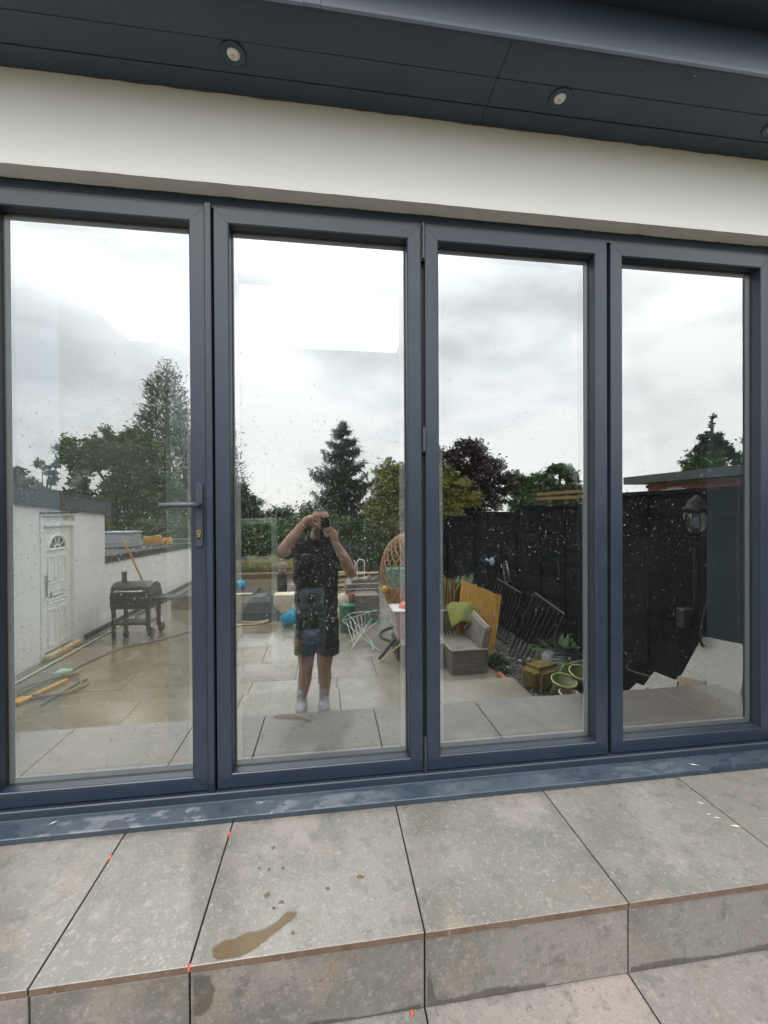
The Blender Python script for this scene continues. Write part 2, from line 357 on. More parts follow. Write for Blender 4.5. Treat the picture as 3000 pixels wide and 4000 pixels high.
mb = MB(); mb.box(FX0, FX1, 0.03, 0.06, 0.0475, 0.0525); mb.build('threshold_gasket', M['gasket'], dfr)
mb = MB(); mb.box(-0.46, 0.0, -0.1105, -0.106, 0.0005, 0.0035); M['membrane'] = mat('red_membrane', (0.28, 0.05, 0.04), 0.6); mb.build('membrane_strip', M['membrane'], dfr)
mb = MB(); mb.box(FX0+0.03, FX1-0.03, -0.111, -0.02, -0.3, 0.001); mb.build('sill_packer', M['gasket'], dfr)

# ------------------------------------------------------------------ door panels
SEC = [(0.0, 0.0015), (0.0015, 0.0), (ST-0.003, 0.0), (ST, 0.003), (ST+0.0035, 0.034), (ST+0.0035, 0.075), (0.0, 0.075)]
def frame_members(t, x0, x1, z0, z1):
    def corner(u, k): return [(x0+u, z0+u), (x1-u, z0+u), (x1-u, z1-u), (x0+u, z1-u)][k]
    for k, nm in ((0, 'bottom_rail'), (1, 'stile'), (2, 'top_rail'), (3, 'stile')):
        a = []; b = []
        for u, y in SEC:
            p = corner(u, k); q = corner(u, (k+1) % 4); d = Vector((q[0]-p[0], q[1]-p[1])).normalized()*0.00055
            a.append((p[0]+d.x, y, p[1]+d.y)); b.append((q[0]-d.x, y, q[1]-d.y))
        n = len(SEC); mb = MB()
        mb.add(a+b, [tuple(range(n))[::-1], tuple(range(n, 2*n))]+[(i, (i+1) % n, n+(i+1) % n, n+i) for i in range(n)])
        mb.build(nm, M['frame'], t)
    mb = MB(); u = ST+0.0015   # dark core behind the mitres
    for k in range(4):
        p = [corner(w, k) for w in (0.004, u)]; q = [corner(w, (k+1) % 4) for w in (0.004, u)]
        mb.add([(p[0][0], 0.0035, p[0][1]), (q[0][0], 0.0035, q[0][1]), (q[1][0], 0.0035, q[1][1]), (p[1][0], 0.0035, p[1][1])], [(0, 1, 2, 3)])
    mb.build('corner_core', M['gasket'], t)
    mb = MB(); g0, g1 = ST+0.0036, ST+0.0062   # glazing gasket
    for k in range(4):
        p = [corner(w, k) for w in (g0, g1)]; q = [corner(w, (k+1) % 4) for w in (g0, g1)]
        vv = []
        for y in (0.0345, 0.0425):
            yy = (y, 0.0432)
            vv += [(p[0][0], yy[0], p[0][1]), (q[0][0], yy[0], q[0][1]), (q[1][0], yy[0]+0.004, q[1][1]), (p[1][0], yy[0]+0.004, p[1][1])]
        mb.hexa(vv)
    mb.build('glazing_gasket', M['gasket'], t)

DROP = {}
def drop_mesh(mb, x, z, r, rz, h, y):
    n = 8; vs_ = []
    for i, (k, e) in enumerate(((1.0, 0.0), (0.8, 0.55), (0.42, 0.88))):
        for j in range(n):
            a = 2*math.pi*j/n
            vs_.append((x+r*k*math.cos(a), y-h*e, z+rz*k*math.sin(a)))
    vs_.append((x, y-h, z)); b = [(x+r*math.cos(2*math.pi*j/n), y, z+rz*math.sin(2*math.pi*j/n)) for j in range(n)]
    fs_ = [(i*n+j, i*n+(j+1) % n, (i+1)*n+(j+1) % n, (i+1)*n+j) for i in range(2) for j in range(n)]
    fs_ += [(2*n+j, 2*n+(j+1) % n, 3*n) for j in range(n)] + [tuple(range(n))[::-1]]
    mb.add(vs_, fs_)
def door_panel(label, x0, x1, dens, tilt, gi):
    t = thing('bifold_door', label, 'door', ((x0+x1)/2, 0, LZ0), 0, 'glazed folding door panels', 'thing')
    ox = -(x0+x1)/2
    a, b = x0+ox, x1+ox; H = LZ1-LZ0
    frame_members(t, a, b, 0, H)
    g = ST+0.004
    mb = MB(); mb.box(a+g, b-g, 0.045, 0.049, g, H-g, 1)
    mb.m[2] = 0     # outward face carries the coating
    o = mb.build('glass_pane', [M['glass_out'][gi], M['clear']], t)
    mb = MB(); mb.box(a+g+0.004, b-g-0.004, -0.002, 0.002, g+0.004, H-g-0.004, 1); mb.m[2] = 0
    o = mb.build('inner_glass_pane', [M['glass_in'], M['clear']], t); o.location = (0, 0.066, 0); o.rotation_euler = (0, 0, R(tilt))
    mb = MB(); h0, h1 = g-0.001, g+0.0245
    for k, (xa, xb, za, zb) in enumerate(((a+h0, b-h0, h0, h1), (a+h0, b-h0, H-h1, H-h0), (a+h0, a+h1, h1+.0005, H-h1-.0005), (b-h1, b-h0, h1+.0005, H-h1-.0005))): mb.box(xa, xb, 0.0496, 0.0560, za, zb)
    mb.build('spacer_bar', M['spacer_bar'], t)
    # raindrops on the outer pane, thicker towards the bottom
    mb = MB(); rnd = random.Random(int(1000*(x0+5)))
    W_ = (b-a-2*g)
    for _ in range(dens):
        u = rnd.random(); zz = g+0.02+(H-2*g-0.03)*rnd.random()
        f = 1-(zz-g)/(H-2*g)
        pr_ = 0.02+0.98*min(1, max(0, (f-0.22)/0.38))**1.6
        if f > 0.62: pr_ *= 0.75
        if rnd.random() > pr_: continue
        r = min(0.0026, 0.00078*math.exp(rnd.gauss(0, 0.48)))
        drop_mesh(mb, a+g+0.01+(W_-0.02)*u, zz, r, r*rnd.uniform(0.85, 1.7), r*0.62, 0.0447)
    for _ in range(170 if gi < 2 else 60):      # a few on the painted bottom rail
        zz = 0.052*rnd.random()+0.002; r = min(0.002, 0.0007*math.exp(rnd.gauss(0, .4))); drop_mesh(mb, a+0.004+(b-a-0.008)*rnd.random(), zz, r, r*1.3, r*.6, -0.0001)
    mb.build('raindrops', M['water'], t, True, kind='stuff')
    return t
M['water'] = bpy.data.materials.new('water_drop'); M['water'].use_nodes = True
_t = M['water'].node_tree; _p = _t.nodes['Principled BSDF']
_p.inputs['Base Color'].default_value = (1, 1, 1, 1); _p.inputs['Roughness'].default_value = 0.0; _p.inputs['IOR'].default_value = 1.33; _p.inputs['Transmission Weight'].default_value = 1.0
_tr = _t.nodes.new('ShaderNodeBsdfTransparent'); _mx = _t.nodes.new('ShaderNodeMixShader'); _mx.inputs[0].default_value = 0.6     # thin, mostly clear beads
_t.links.new(_tr.outputs[0], _mx.inputs[1]); _t.links.new(_p.outputs[0], _mx.inputs[2]); _t.links.new(_mx.outputs[0], _t.nodes['Material Output'].inputs[0])
mb = MB(); rnd_ = random.Random(5)
for k in range(85):
    x = 0.45+1.6*rnd_.random(); y = -0.352+0.03*abs(rnd_.gauss(0, .45)); r = min(.003, .0012*math.exp(rnd_.gauss(0, .5)))
    mb.lathe([(r, 0), (r*.92, -r*.4), (r*.6, -r*.85), (r*.15, -r*1.05)], 8, (x, y, ZS-0.0001))
mb.build('raindrops', M['water'], house, True, kind='stuff')
D1 = door_panel('leftmost glazed door panel with black lever handle and brass lock', -1.2553, -0.466, 17000, 1.05, 0)
D2 = door_panel('glazed door panel that reflects the man taking the photo', -0.4323, 0.3862, 20000, -0.35, 1)
D3 = door_panel('glazed door panel right of the three hinges, reflecting the dark fence', 0.4042, 1.2227, 11000, 0.4, 2)
D4 = door_panel('rightmost glazed door panel reflecting the lamp post and slabs', 1.2410, 2.0596, 7000, 0.25, 3)
# dark seal between neighbouring panels
for x in (0.3952, 1.2318):
    mb = MB(); mb.box(x-0.012, x+0.012, 0.022, 0.05, LZ0, LZ1); mb.build('meeting_seal', M['gasket'], dfr)
# cover strip and handle on the first panel
def pos(t, x, y, z): return Vector((x, y, z))-t.location
def local(mb, t):
    l = t.location; mb.v = [(v[0]-l.x, v[1]-l.y, v[2]-l.z) for v in mb.v]; return mb
mb = MB(); mb.box(-0.4640, -0.4400, -0.0105, 0.030, 0.044, 2.322); local(mb, D1).build('cover_strip', M['frame'], D1, bevel=0.002)
mb = MB(); mb.box(-0.472, -0.4345, 0.031, 0.06, 0.05, 2.32); mb.build('meeting_seal', M['gasket'], dfr)
def rounded(w, h, n=10):
    pts = []
    r = w/2
    for k in range(n+1): a = math.pi*k/n; pts.append((r*math.cos(a), h/2-r+r*math.sin(a)))
    for k in range(n+1): a = math.pi+math.pi*k/n; pts.append((r*math.cos(a), -h/2+r+r*math.sin(a)))
    return pts
hx = -0.4900
mb = MB(); mb.prism([(hx+x, 1.1245+z) for x, z in rounded(0.0265, 0.252)], -0.010, -0.0003); local(mb, D1)
plate = mb.build('handle_plate', M['hinge'], D1, bevel=0.002, seg=2)
mb = MB()
mb.tube([(hx+0.002, -0.010, 1.160), (hx+0.002, -0.034, 1.160), (hx-0.002, -0.043, 1.160), (hx-0.012, -0.047, 1.160), (hx-0.07, -0.048, 1.1595), (hx-0.128, -0.048, 1.1585), (hx-0.131, -0.048, 1.1585)], [0.0105, 0.0105, 0.0108, 0.0102, 0.0098, 0.0096, 0.0075], 16)
local(mb, D1).build('lever', M['hinge'], plate, True)
mb = MB(); mb.tube([(hx-0.0005, -0.0100, 1.0555), (hx-0.0005, -0.0150, 1.0555)], 0.0093, 20); mb.box(hx-0.0055, hx+0.0045, -0.0146, -0.0101, 1.030, 1.051); mb.tube([(hx-0.0005, -0.0101, 1.0315), (hx-0.0005, -0.0146, 1.0315)], 0.0052, 14)
cyl = local(mb, D1).build('lock_cylinder', M['brass'], plate)
mb = MB(); mb.box(hx-0.007, hx+0.0045, -0.0158, -0.0151, 1.0543, 1.0567); local(mb, D1).build('keyhole', M['gasket'], plate)
# three hinges on the third panel
for z0, z1 in ((2.172, 2.318), (1.380, 1.478), (0.050, 0.196)):
    n = 5; mb = MB(); hh = (z1-z0)/n
    for i in range(n):
        mb.tube([(0.3962, -0.0065, z0+hh*i+0.0009), (0.3962, -0.0065, z0+hh*(i+1)-0.0009)], 0.0064, 14)
    mb.tube([(0.3962, -0.0065, z0), (0.3962, -0.0065, z1)], 0.0050, 10)
    hg = local(mb, D3).build('hinge', M['hinge'], D3)
    mb = MB(); mb.box(0.3862, 0.4045, -0.0012, 0.02, z0-0.006, z1-0.004); local(mb, D3).build('hinge_plate', M['gasket'], hg)

# ================================================================== steps and paving
YN = -0.597; YS = -0.115
def slab(parent, x0, x1, y0, y1, ztop, th, m, name='paving_slab', bev=0.0012, jit=0.0006):
    mb = MB(); cx, cy = (x0+x1)/2, (y0+y1)/2
    mb.box(x0-cx, x1-cx, y0-cy, y1-cy, -th, 0, 1); mb.m[1] = 0
    o = mb.build(name, m, parent, bevel=bev)
    o.location = (cx, cy, ztop+random.uniform(-jit, jit)); return o
up = struct('upper_step'); up['label'] = 'upper step of grey stone slabs along the door sill'
J = [-2.6, -1.92, -1.3183, -0.7153, -0.3506, 0.2524, 0.8554, 1.4584, 2.0614, 2.6]
for a, b in zip(J[:-1], J[1:]):
    s_ = slab(up, a+0.0022, b-0.0022, YN, -0.09, 0.0, 0.0195, [M['stone'], M['stone_edge']])
    # riser slab below
    mb = MB(); cx = (a+b)/2
    mb.box(a+0.0025-cx, b-0.0025-cx, YN+0.004, YN+0.022, -0.2065, -0.0245, 0); mb.m[1] = 1
    o = mb.build('riser_slab', [M['riser'], M['mortar']], up, bevel=0.0012); o.location = (cx, 0, 0)
mb = MB(); mb.box(-2.6, 2.6, YN+0.023, -0.02, -0.5, -0.021); mb.build('step_core', M['joint'], up)
mid = struct('middle_step'); mid['label'] = 'middle step of grey stone slabs one riser below the upper step'
for a, b in zip(J[:-1], J[1:]): slab(mid, a+0.0022, b-0.0022, -1.02, YN+0.02, -0.21, 0.0195, [M['stone'], M['stone_edge']])
for a, b in zip(J[:-1], J[1:]):
    mb = MB(); cx = (a+b)/2; mb.box(a+0.0025-cx, b-0.0025-cx, -1.012, -0.995, -0.416, -0.234, 0); o = mb.build('riser_slab', M['riser'], mid, bevel=0.001); o.location = (cx, 0, 0)
mb = MB(); mb.box(-2.6, 2.6, -0.994, YN+0.03, -0.72, -0.2315); mb.build('step_core', M['joint'], mid)
low = struct('lower_step'); low['label'] = 'lower stone steps down to the patio'
for a, b in zip(J[:-1], J[1:]):
    slab(low, a+0.0022, b-0.0022, -1.36, -0.99, -0.42, 0.0195, [M['stone'], M['stone_edge']])
    mb = MB(); cx = (a+b)/2; mb.box(a+0.0025-cx, b-0.0025-cx, -1.352, -1.336, -0.588, -0.444, 0); o = mb.build('riser_slab', M['riser'], low, bevel=0.001); o.location = (cx, 0, 0)
mb = MB(); mb.box(-2.6, 2.6, -1.335, -0.98, -0.74, -0.4415); mb.build('step_core', M['joint'], low)
land = struct('landing'); land['label'] = 'wide stone landing between the steps and the patio'
xl = [-3.45, -2.6, -1.7, -0.8, 0.1, 1.0, 1.882]
for a, b in zip(xl[:-1], xl[1:]): slab(land, a+0.003, b-0.003, -2.30, -1.33, -0.60, 0.02, [M['patio_mud' if b < -0.7 else 'patio'], M['stone_edge']])
mb = MB(); mb.box(-3.45, 1.882, -2.285, -1.0, -0.75, -0.6205); mb.build('step_core', M['joint'], land)

G = -0.72
pat = struct('patio'); pat['label'] = 'wet stone patio below the steps'
mb = MB(); mb.box(-4.2, 1.885, -10.2, -0.6, G-0.2, G-0.012); mb.build('patio_bed', M['joint'], pat)
pm = [M['patio'], M['stone_edge']]
protos = {}
y = -2.27; row = 0
while y > -9.6:
    h = 0.6; x = 1.885
    off = 0.45 if row % 2 else 0.0
    first = True
    while x > -4.1:
        w = 0.9 if not (first and off) else 0.45
        first = False
        x0 = max(x-w, -4.15)
        mud = (x0+x)/2 < -0.9+0.25*math.sin(row*2.1)
        key = (round(x-x0, 3), mud)
        if key not in protos:
            o = slab(pat, x0+0.003, x-0.003, y-h+0.003, y-0.003, G, 0.02, [M['patio_mud'], M['stone_edge']] if mud else pm, jit=0.001); protos[key] = o
        else:
            o = inst(protos[key], 'paving_slab', pat, ((x0+x)/2, y-h/2, G+random.uniform(-0.0012, 0.0012)))
        x = x0
    y -= h; row += 1
# ================================================================== garden ground
M['grass'] = mat('lawn_grass', (0.085, 0.10, 0.022), 0.9, 0.2, noise=[(0.5, (0.15, 0.125, 0.035), 0.4, 0.65, 5), (6, (0.05, 0.065, 0.014), 0.5, 0.75, 4)], bump=(14, 0.8, 0.05))
M['soil'] = mat('dark_wet_gravel_soil', (0.045, 0.04, 0.036), 0.75, 0.4, noise=[(40, (0.11, 0.105, 0.1), 0.55, 0.75, 3)], bump=(45, 0.9, 0.02))
mb = MB(); mb.add([(-150, 30, -0.76), (150, 30, -0.76), (150, -320, -0.76), (-150, -320, -0.76)], [(0, 1, 2, 3)])
lawn = mb.build('lawn', M['grass'], kind='structure'); lawn['label'] = 'grass lawn stretching beyond the patio'
mb = MB(); mb.add([(1.888, -0.6, -0.735), (2.84, -0.6, -0.735), (2.84, -9.7, -0.735), (1.888, -9.7, -0.735)], [(0, 1, 2, 3)])
bed = mb.build('gravel_bed', M['soil'], kind='structure'); bed['label'] = 'dark gravel bed between the patio and the fence'
# loose stones in the bed
M['pebble'] = mat('grey_pebble', (0.13, 0.128, 0.125), 0.5, 0.5, noise=[(3, (0.3, 0.29, 0.28), 0.55, 0.75, 2)])
mb = MB()
for _ in range(1500):
    x, y = random.uniform(1.92, 2.72), -1.3-random.random()**1.5*4; r = random.uniform(0.008, 0.024)
    mb.ell((x, y, -0.735+r*0.4), (r, r*random.uniform(0.6, 1), r*0.6), 5, 3, Matrix.Rotation(random.random()*6, 4, 'Z'))
mb.build('gravel', M['pebble'], kind='stuff')
# rough grass at the lawn's near edge
mb = MB()
for _ in range(9000):
    x = random.uniform(-6, 3); y = -10.25-random.random()**2*6; h = random.uniform(0.03, 0.11); a = random.random()*6.28; w = 0.006
    dx, dy = math.cos(a)*w, math.sin(a)*w; lx, ly = random.uniform(-.04, .04), random.uniform(-.04, .04)
    mb.add([(x-dx, y-dy, -0.76), (x+dx, y+dy, -0.76), (x+lx, y+ly, -0.76+h)], [(0, 1, 2)])
mb.build('grass', M['grass'], kind='stuff')

# ================================================================== white outbuilding on the left
M['upvc'] = mat('white_plastic_door', (0.80, 0.80, 0.76), 0.35, 0.5)
M['felt'] = mat('black_roofing_felt', (0.016, 0.016, 0.018), 0.55, 0.4, noise=[(6, (0.03, 0.03, 0.032), 0.4, 0.7, 4)], bump=(30, 0.5, 0.01))
M['slate'] = mat('dark_fascia_board', (0.05, 0.056, 0.065), 0.5)
M['pine'] = mat('pale_timber', (0.58, 0.43, 0.24), 0.6, noise=[(9, (0.45, 0.31, 0.15), 0.45, 0.7, 3)])
M['chrome'] = mat('dull_chrome', (0.5, 0.5, 0.5), 0.3, 0.5, 1.0)
M['dglass'] = mat('dark_door_glass', (0.03, 0.035, 0.04), 0.05, 0.7)
M['amber'] = mat('amber_glass', (0.55, 0.33, 0.06), 0.2)
ob = thing('outbuilding', 'low white rendered outbuilding with dark sloping fascia and white panelled door', 'outbuilding')
OX = -3.54
fz = lambda y: 1.44+0.072*(y+3.42)
mb = MB()
def wallseg(y0, y1, z0, z1f):
    mb.hexa([(OX-0.2, y0, z0), (OX, y0, z0), (OX, y1, z0), (OX-0.2, y1, z0), (OX-0.2, y0, z1f(y0)), (OX, y0, z1f(y0)), (OX, y1, z1f(y1)), (OX-0.2, y1, z1f(y1))])
top = lambda y: fz(y)-0.1
wallseg(-5.41, -4.635, G-0.05, top); wallseg(-3.895, -0.62, G-0.05, top); wallseg(-4.6348, -3.8952, 1.115, top)
mb.build('wall', M['render'], ob)
mb = MB(); mb.hexa([(-6.4, -5.41, G), (OX-0.201, -5.41, G), (OX-0.201, -5.21, G), (-6.4, -5.21, G), (-6.4, -5.41, top(-5.41)), (OX-0.201, -5.41, top(-5.41)), (OX-0.201, -5.21, top(-5.41)), (-6.4, -5.21, top(-5.41))])
mb.build('wall', M['render'], ob)
mb = MB(); mb.hexa([(OX, -5.52, fz(-5.52)-0.205), (OX+0.045, -5.52, fz(-5.52)-0.205), (OX+0.045, -0.6, fz(-0.6)-0.205), (OX, -0.6, fz(-0.6)-0.205), (OX, -5.52, fz(-5.52)), (OX+0.045, -5.52, fz(-5.52)), (OX+0.045, -0.6, fz(-0.6)), (OX, -0.6, fz(-0.6))])
mb.build('fascia_board', M['slate'], ob)
mb = MB(); mb.hexa([(-6.5, -5.52, 1.2), (OX+0.06, -5.53, fz(-5.53)+0.002), (OX+0.06, -0.6, fz(-0.6)+0.002), (-6.5, -0.6, 1.55), (-6.5, -5.52, 1.26), (OX+0.06, -5.53, fz(-5.53)+0.03), (OX+0.06, -0.6, fz(-0.6)+0.03), (-6.5, -0.6, 1.62)])
mb.build('roof', M['felt'], ob)
# its door
M['panelline'] = mat('door_panel_shadow_bead', (0.74, 0.74, 0.70), 0.4)
mb = MB(); X0 = OX-0.03
for a, b, c, d in ((-3.955, -3.9, G, 1.0), (-4.63, -4.575, G, 1.0), (-4.575, -3.955, 0.945, 1.0)): mb.box(OX-0.10, OX+0.012, a, b, c, d)
mb.build('door_frame', M['upvc'], ob, bevel=0.004)
mb = MB(); mb.box(OX-0.07, X0, -4.573, -3.957, G+0.06, 0.943); dr = mb.build('door', M['upvc'], ob)
def bead_rect(y0, y1, z0, z1, w=0.016, parent=dr):
    mb = MB()
    for a, b, c, d in ((y0, y1, z0, z0+w), (y0, y1, z1-w, z1), (y0, y0+w, z0+w, z1-w), (y1-w, y1, z0+w, z1-w)): mb.box(X0-0.001, X0+0.014, a, b, c, d)
    mb.build('door_panel', M['upvc'], parent, bevel=0.005)
for y0, y1 in ((-4.45, -4.30), (-4.23, -4.08)):
    bead_rect(y0, y1, 0.20, 0.56); bead_rect(y0, y1, -0.60, -0.12)
bead_rect(-4.45, -4.08, -0.06, 0.0)
mb = MB(); cyy, cz = -4.265, 0.645
arc = [(cyy+0.185*math.cos(math.pi*k/20), cz+0.185*math.sin(math.pi*k/20)) for k in range(21)]
mb.add([(X0+0.006, y, z) for y, z in arc], [tuple(range(21))]); aw = mb.build('arched_window', M['dglass'], dr)
mb = MB(); mb.tube([(X0+0.008, y, z) for y, z in arc], 0.020, 8); mb.tube([(X0+0.008, cyy-0.205, cz), (X0+0.008, cyy+0.205, cz)], 0.016, 8)
for k in (4, 8, 12, 16): mb.tube([(X0+0.010, cyy+0.05*math.cos(math.pi*k/20), cz+0.05*math.sin(math.pi*k/20)), (X0+0.010, *arc[k])], 0.007, 6)
mb.tube([(X0+0.008, cyy+0.055*math.cos(math.pi*k/10), cz+0.055*math.sin(math.pi*k/10)) for k in range(11)], 0.010, 6)
mb.build('arch_frame', M['upvc'], dr)
mb = MB(); mb.box(X0, X0+0.012, -4.40, -4.13, 0.02, 0.10); lb = mb.build('letterbox', M['chrome'], dr, bevel=0.006)
mb = MB(); mb.box(X0+0.013, X0+0.018, -4.385, -4.145, 0.037, 0.083); mb.build('letter_flap', M['upvc'], dr)
mb = MB(); mb.box(X0, X0+0.012, -4.07, -4.03, 0.05, 0.32); mb.tube([(X0+0.01, -4.05, 0.25), (X0+0.05, -4.05, 0.25), (X0+0.05, -4.16, 0.252)], 0.010, 8); mb.tube([(X0+0.012, -4.05, 0.10), (X0+0.020, -4.05, 0.10)], 0.014, 10); mb.build('handle', M['chrome'], dr)
# narrow toplight over the door
tl = MB(); 
for a, b, c, d in ((-4.63, -3.9, 1.085, 1.113), (-4.63, -3.9, 1.002, 1.012), (-3.918, -3.9, 1.012, 1.085), (-4.63, -4.612, 1.012, 1.085)): tl.box(OX-0.08, OX+0.010, a, b, c, d)
tlo = tl.build('toplight', M['upvc'], ob)
mb = MB(); mb.box(OX-0.04, OX-0.034, -4.61, -3.92, 1.013, 1.084); M['sheer'] = mat('pale_blue_obscured_glass', (0.55, 0.62, 0.66), 0.2, noise=[(9, (0.75, 0.78, 0.78), 0.4, 0.6, 3)]); mb.build('pane', M['sheer'], tlo)
mb = MB(); mb.box(OX-0.033, OX-0.024, -4.53, -4.43, 1.03, 1.075); mb.build('amber_pane', M['amber'], tlo)
mb = MB(); mb.box(OX+0.013, OX+0.024, -4.64, -3.88, 1.114, 1.132); mb.build('drip_strip', M['slate'], ob)
mb = MB(); mb.box(OX+0.013, OX+0.10, -4.62, -3.91, G+0.002, G+0.055); tag(mb.build('timber_threshold', M['pine'], bevel=0.004), 'pale timber step lying below the white outbuilding door', 'timber')

# ------------------------------------------------------------------ low white shed further back with black felt roof
lw = thing('low_shed', 'low white walled shed with black felt roof behind the grill', 'shed')
wz = lambda y: 0.31+0.03*(y+5.4)
mb = MB(); mb.hexa([(OX-0.2, -14, G), (OX-0.004, -14, G), (OX-0.004, -5.412, G), (OX-0.2, -5.412, G), (OX-0.2, -14, wz(-14)), (OX-0.004, -14, wz(-14)), (OX-0.004, -5.412, wz(-5.4)), (OX-0.2, -5.412, wz(-5.4))]); mb.build('wall', M['render'], lw)
mb = MB(); mb.hexa([(-6.2, -14, 0.05), (OX+0.02, -14, wz(-14)-0.002), (OX+0.02, -5.413, wz(-5.4)-0.002), (-6.2, -5.413, 0.3), (-6.2, -14, 0.2), (OX+0.02, -14, wz(-14)+0.11), (OX+0.02, -5.413, wz(-5.4)+0.11), (-6.2, -5.413, 0.43)]); mb.build('roof', M['felt'], lw)
# junk on that roof
M['crate'] = mat('grey_plastic_crate', (0.33, 0.36, 0.40), 0.5)
M['orange'] = mat('orange_yellow_wood', (0.60, 0.33, 0.07), 0.55, noise=[(6, (0.45, 0.22, 0.045), 0.4, 0.7, 4), (60, (0.30, 0.14, 0.03), 0.6, 0.8, 3)])
M['blue'] = mat('blue_sheet_plastic', (0.05, 0.23, 0.42), 0.4)
rt = 0.37
c_ = thing('crate', 'grey ribbed plastic crate on the black felt shed roof', 'crate', (-4.35, -7.75, rt), 0.15)
mb = MB(); mb.box(-0.3, 0.3, -0.2, 0.2, 0.02, 0.30); mb.build('body', M['crate'], c_, bevel=0.01)
mb = MB(); mb.box(-0.32, 0.32, -0.22, 0.22, 0.305, 0.34); mb.box(-0.315, 0.315, -0.212, -0.201, 0.1, 0.13); mb.box(-0.315, 0.315, 0.201, 0.212, 0.1, 0.13); mb.build('rim', M['crate'], c_, bevel=0.005)
lab = ['orange wooden block on the shed roof, next to the blue sheet', 'orange wooden block on the shed roof, second of the row from the blue sheet', 'tallest orange wooden block in the row on the shed roof', 'orange wooden block on the shed roof, second from the green strip end', 'orange wooden block at the far right end of the row on the shed roof', 'orange wooden block left of the grey crate on the shed roof']
for k, (x, y, hh, tl_) in enumerate([(-4.14, -8.4, 0.19, 0.1), (-4.04, -8.55, 0.19, -0.2), (-3.93, -8.55, 0.21, 0.05), (-3.8, -8.55, 0.14, -0.35), (-3.66, -8.5, 0.15, -0.3), (-4.72, -8.2, 0.16, 0.5)]):
    mb = MB(); mb.box(-0.06, 0.06, -0.05, 0.05, 0, hh, 0, Matrix.Rotation(tl_, 4, 'Y')); mb.box(-0.035, 0.075, -0.05, 0.05, hh*0.35, hh*0.5, 0, Matrix.Rotation(tl_, 4, 'Y'))
    o = mb.build('wooden_block', M['orange'], bevel=0.004); o.location = (x, y, rt); o.rotation_euler[2] = random.uniform(-.3, .3); tag(o, lab[k], 'wood', 'orange wooden blocks on the shed roof')
mb = MB()
n_ = 7; vs_ = [(-4.45+0.32*i/n_, -8.25+0.12*j/3+0.02*math.sin(i*2), rt+0.03+0.06*math.sin(i*1.3+j)+0.05) for i in range(n_+1) for j in range(4)]
mb.add(vs_, [(4*i+j, 4*i+j+1, 4*i+5+j, 4*i+4+j) for i in range(n_) for j in range(3)]); o = mb.build('plastic_sheet', M['blue'], smooth=True); tag(o, 'crumpled blue plastic sheet on the shed roof by the crate', 'sheet')
mb = MB(); mb.tube([(-4.75, -7.9, rt+0.05), (-4.3, -7.7, rt+0.05), (-4.25, -7.6, rt+0.01)], 0.018, 8); mb.tube([(-4.55, -7.81, rt+0.05), (-4.5, -7.9, rt+0.16), (-4.44, -7.76, rt+0.05)], 0.015, 8); tag(mb.build('white_pipe', M['upvc']), 'bent white plastic pipe lying on the shed roof edge', 'pipe')
for k, (x, y, sx, sy, sz, mm, lb_) in enumerate([(-4.25, -7.45, .2, .12, .05, M['slate'], 'flat dark board on the shed roof below the blue sheet'), (-3.8, -9.1, .35, .15, .09, M['slate'], 'long dark bundle at the far end of the shed roof')]):
    mb = MB(); mb.box(-sx, sx, -sy, sy, 0, sz); o = mb.build('board', mm, bevel=0.01); o.location = (x, y, rt-0.01); tag(o, lb_, 'board')

# ------------------------------------------------------------------ black smoker grill
M['bbq'] = mat('black_grill_steel', (0.014, 0.015, 0.018), 0.42, 0.5, noise=[(5, (0.03, 0.032, 0.036), 0.5, 0.7, 4)])
bq = thing('barbecue', 'black smoker barbecue on wheels with side shelf by the white wall', 'barbecue', (-2.85, -4.98, G), R(6))
pr = [(-0.14, 0.42), (-0.14, 0.62), (-0.09, 0.75), (0.0, 0.80), (0.12, 0.80), (0.21, 0.74), (0.24, 0.62), (0.24, 0.42)]
mb = MB(); n = len(pr); 
mb.add([(-0.30, y, z) for y, z in pr]+[(0.28, y, z) for y, z in pr], [tuple(range(n))[::-1], tuple(range(n, 2*n))]+[(i, (i+1) % n, n+(i+1) % n, n+i) for i in range(n)]); mb.build('body', M['bbq'], bq, bevel=0.012)
mb = MB(); mb.box(-0.305, 0.285, 0.238, 0.246, 0.585, 0.60); mb.build('lid_seam', M['slate'], bq)
mb = MB(); mb.tube([(-0.19, 0.05, 0.80), (-0.19, 0.05, 0.93)], 0.035, 14); mb.tube([(-0.19, 0.05, 0.93), (-0.19, 0.05, 0.945)], 0.045, 14); mb.build('chimney', M['bbq'], bq, bevel=0.0)
mb = MB(); mb.tube([(-0.2, 0.25, 0.69), (-0.2, 0.285, 0.69), (0.2, 0.285, 0.69), (0.2, 0.25, 0.69)], 0.011, 8); mb.build('lid_handle', M['chrome'], bq)
for x, y in ((-0.26, 0.2), (-0.26, -0.1), (0.24, 0.2), (0.24, -0.1)):
    mb = MB(); mb.box(x-0.022, x+0.022, y-0.022, y+0.022, 0.09 if x > 0 else 0.0, 0.419); mb.build('leg', M['bbq'], bq)
for y in (0.2, -0.1):
    mb = MB(); mb.tube([(0.262, y, 0.07), (0.30, y, 0.07)], 0.07, 18); w_ = mb.build('wheel', M['bbq'], bq); mb = MB(); mb.tube([(0.301, y, 0.07), (0.312, y, 0.07)], 0.03, 12); mb.build('hub', M['slate'], w_)
mb = MB(); mb.tube([(-0.1, 0.215, 0.055), (-0.06, 0.215, 0.055)], 0.05, 14); mb.build('wheel', M['bbq'], bq)
